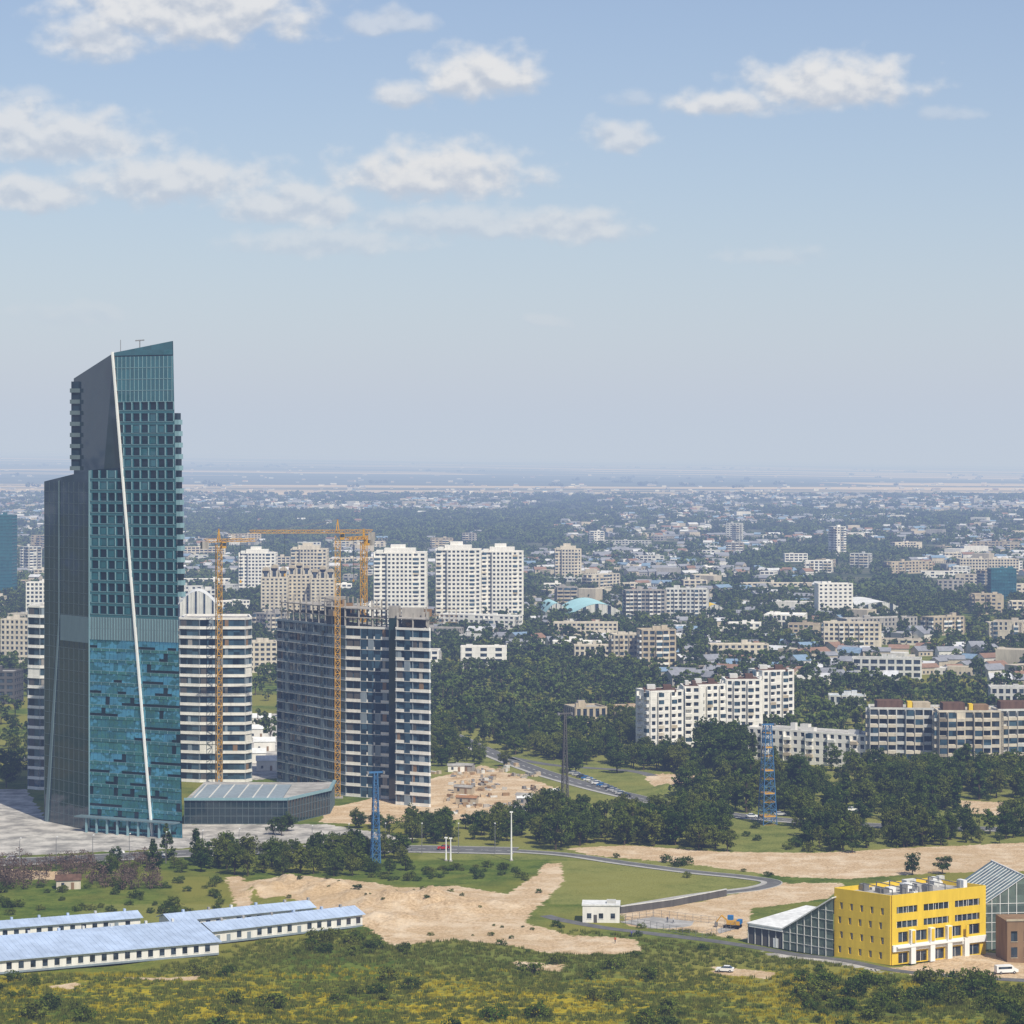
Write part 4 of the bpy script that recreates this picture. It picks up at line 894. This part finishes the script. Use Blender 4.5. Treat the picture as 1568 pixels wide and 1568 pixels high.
nz=np.array([mn.noise((a*.04,b*.13,9)) for a,b in zip(x,D)]); yl=(nz>.12)&(ee>1482)&(rng.uniform(0,1,len(x))<.7)
instancer('meadow_grass',tuft(1,GR),x[~yl],D[~yl],rng.uniform(.8,1.7,(~yl).sum()),0); instancer('yellow_wildflowers',tuft(2,YE),x[yl],D[yl],rng.uniform(.7,1.4,yl.sum()),0)
print('veg',time.time()-T0)
# ------------------------------------------------------------------ atmosphere haze (homogeneous absorption; airlight put in as emission, no scattering)
mb=MB(); mb.box(-95000,95000,-65000,102000,-1500,760,'asphalt'); hz=mb.obj('sky_haze')
m=bpy.data.materials.new('aerial_haze'); m.use_nodes=True; t=NT(m.node_tree)
ab=t.node('ShaderNodeVolumeAbsorption'); dn=12.5e-5; sg=(6.8e-5,8.2e-5,12.5e-5)
ab.inputs['Color'].default_value=(1-sg[0]/dn,1-sg[1]/dn,0,1); ab.inputs['Density'].default_value=dn
em=t.node('ShaderNodeEmission'); Lh=(.53,.60,.70); em.inputs['Color'].default_value=(sg[0]/dn*Lh[0],sg[1]/dn*Lh[1],Lh[2],1); em.inputs['Strength'].default_value=dn
ad=t.node('ShaderNodeAddShader'); ou=t.node('ShaderNodeOutputMaterial'); t.l.new(ab.outputs[0],ad.inputs[0]); t.l.new(em.outputs[0],ad.inputs[1]); t.l.new(ad.outputs[0],ou.inputs['Volume'])
hz.data.materials.clear(); hz.data.materials.append(m)
# ------------------------------------------------------------------ world
W=bpy.data.worlds.new('World'); S.world=W; W.use_nodes=True; t=NT(W.node_tree)
el=math.radians(50); az=math.radians(28); to=Vector((math.sin(az)*math.cos(el),-math.cos(az)*math.cos(el),math.sin(el)))
sk=t.node('ShaderNodeTexSky',sky_type='NISHITA'); sk.sun_disc=False; sk.sun_elevation=el; sk.sun_rotation=math.atan2(to.x,to.y); sk.altitude=800; sk.air_density=1.0; sk.dust_density=1.6; sk.ozone_density=1.3
gen=t.node('ShaderNodeTexCoord').outputs['Generated']; sp=t.node('ShaderNodeSeparateXYZ'); t.put(sp.inputs[0],gen)
ay=t.m('MAXIMUM',t.m('ABSOLUTE',sp.outputs[1]),.02); u=t.m('DIVIDE',sp.outputs[0],ay); v=t.m('DIVIDE',sp.outputs[2],ay)
CL=[(290,20,270,92,.92),(150,60,110,62,.8),(600,38,90,32,.5),(735,118,118,62,.97),(620,148,62,36,.78),(1270,135,180,64,.97),(1120,160,110,38,.88),(950,213,72,38,.68),
 (90,220,200,66,.8),(10,200,150,68,.8),(270,282,210,62,.78),(40,300,150,40,.78),(670,272,200,68,.97),(450,318,140,58,.7),(870,350,135,44,.64),(500,375,190,38,.45),(1180,393,110,24,.25),(835,492,52,20,.28),(970,155,45,18,.28),(1455,172,60,16,.28),(110,485,130,30,.2),(35,150,80,28,.4),(700,345,230,42,.52)]
nv=t.xyz(u,t.m('MULTIPLY',v,1.35),0.0)
ws=t.node('ShaderNodeSeparateColor'); t.l.new(t.noise(nv,60,3,.5,1),ws.inputs[0])
uu=t.m('MULTIPLY_ADD',t.m('SUBTRACT',ws.outputs[0],.5),.014,u); vv=t.m('MULTIPLY_ADD',t.m('SUBTRACT',ws.outputs[1],.5),.009,v)
f0=t.noise(nv,80,5,.48); f1=t.noise(t.xyz(t.m('ADD',u,.0012),t.m('MULTIPLY_ADD',v,1.35,.0045),0.0),80,4,.48)
acc=None; wv=None; wsu=None
for a,e,ra,re,op in CL:
    du=t.m('MULTIPLY_ADD',uu,4000/ra,-(a-784)/ra); dv=t.m('MULTIPLY_ADD',vv,4000/re,-(700-e)/re)
    dd=t.m('MAXIMUM',dv,t.m('MULTIPLY',dv,-1.5)); r2=t.m('ADD',t.m('MULTIPLY',du,du),t.m('MULTIPLY',dd,dd))
    q=t.m('SUBTRACT',1.0,t.m('SQRT',r2)); q=t.m('MULTIPLY',t.rng(t.m('MULTIPLY_ADD',t.m('SUBTRACT',f0,.5),1.2,q),-.02,.62),op)
    p=t.m('MULTIPLY',q,dv)
    acc=q if acc is None else t.m('MAXIMUM',acc,q); wv=p if wv is None else t.m('ADD',wv,p); wsu=q if wsu is None else t.m('ADD',wsu,q)
vm=t.m('DIVIDE',wv,t.m('MAXIMUM',wsu,.001))
sh=t.m('ADD',t.m('MULTIPLY',vm,.5),t.m('MULTIPLY',t.m('SUBTRACT',f0,f1),1.5))
lit=t.rng(sh,-.34,.26)
cc=t.mix(lit,(.56,.60,.67),(.93,.92,.91))  # cloud tops lighter, bases greyer: top-lit look put into the sky colour
b1=t.node('ShaderNodeBackground'); b1.inputs['Strength'].default_value=.116
skc=t.mix(1.0,sk.outputs[0],(.96,.93,1.0),'MULTIPLY'); t.put(b1.inputs[0],skc)
b2=t.node('ShaderNodeBackground'); t.put(b2.inputs[0],cc); b2.inputs['Strength'].default_value=.95
mx=t.node('ShaderNodeMixShader'); t.put(mx.inputs[0],t.m('MULTIPLY',t.m('MULTIPLY',acc,t.rng(v,.0,.09,.6,.95)),t.m('GREATER_THAN',sp.outputs[2],0.0))); t.l.new(b1.outputs[0],mx.inputs[1]); t.l.new(b2.outputs[0],mx.inputs[2])
wo=t.node('ShaderNodeOutputWorld'); t.l.new(mx.outputs[0],wo.inputs[0])
sl=bpy.data.lights.new('sun','SUN'); sl.energy=4.9; sl.angle=math.radians(.5); sl.color=(1,.95,.87); so=bpy.data.objects.new('sun',sl); so.rotation_euler=to.to_track_quat('Z','Y').to_euler(); COL.objects.link(so)
cd=bpy.data.cameras.new('camera'); cd.lens=36*4000/1568; cd.sensor_width=36; cd.shift_y=-84/1568; cd.clip_start=1; cd.clip_end=250000
co=bpy.data.objects.new('camera',cd); co.location=(0,0,H); co.rotation_euler=(math.radians(90),0,0); COL.objects.link(co); S.camera=co
S.view_settings.view_transform='Standard'; S.view_settings.look='None'; S.view_settings.exposure=0
print('done',time.time()-T0,len(bpy.data.objects))
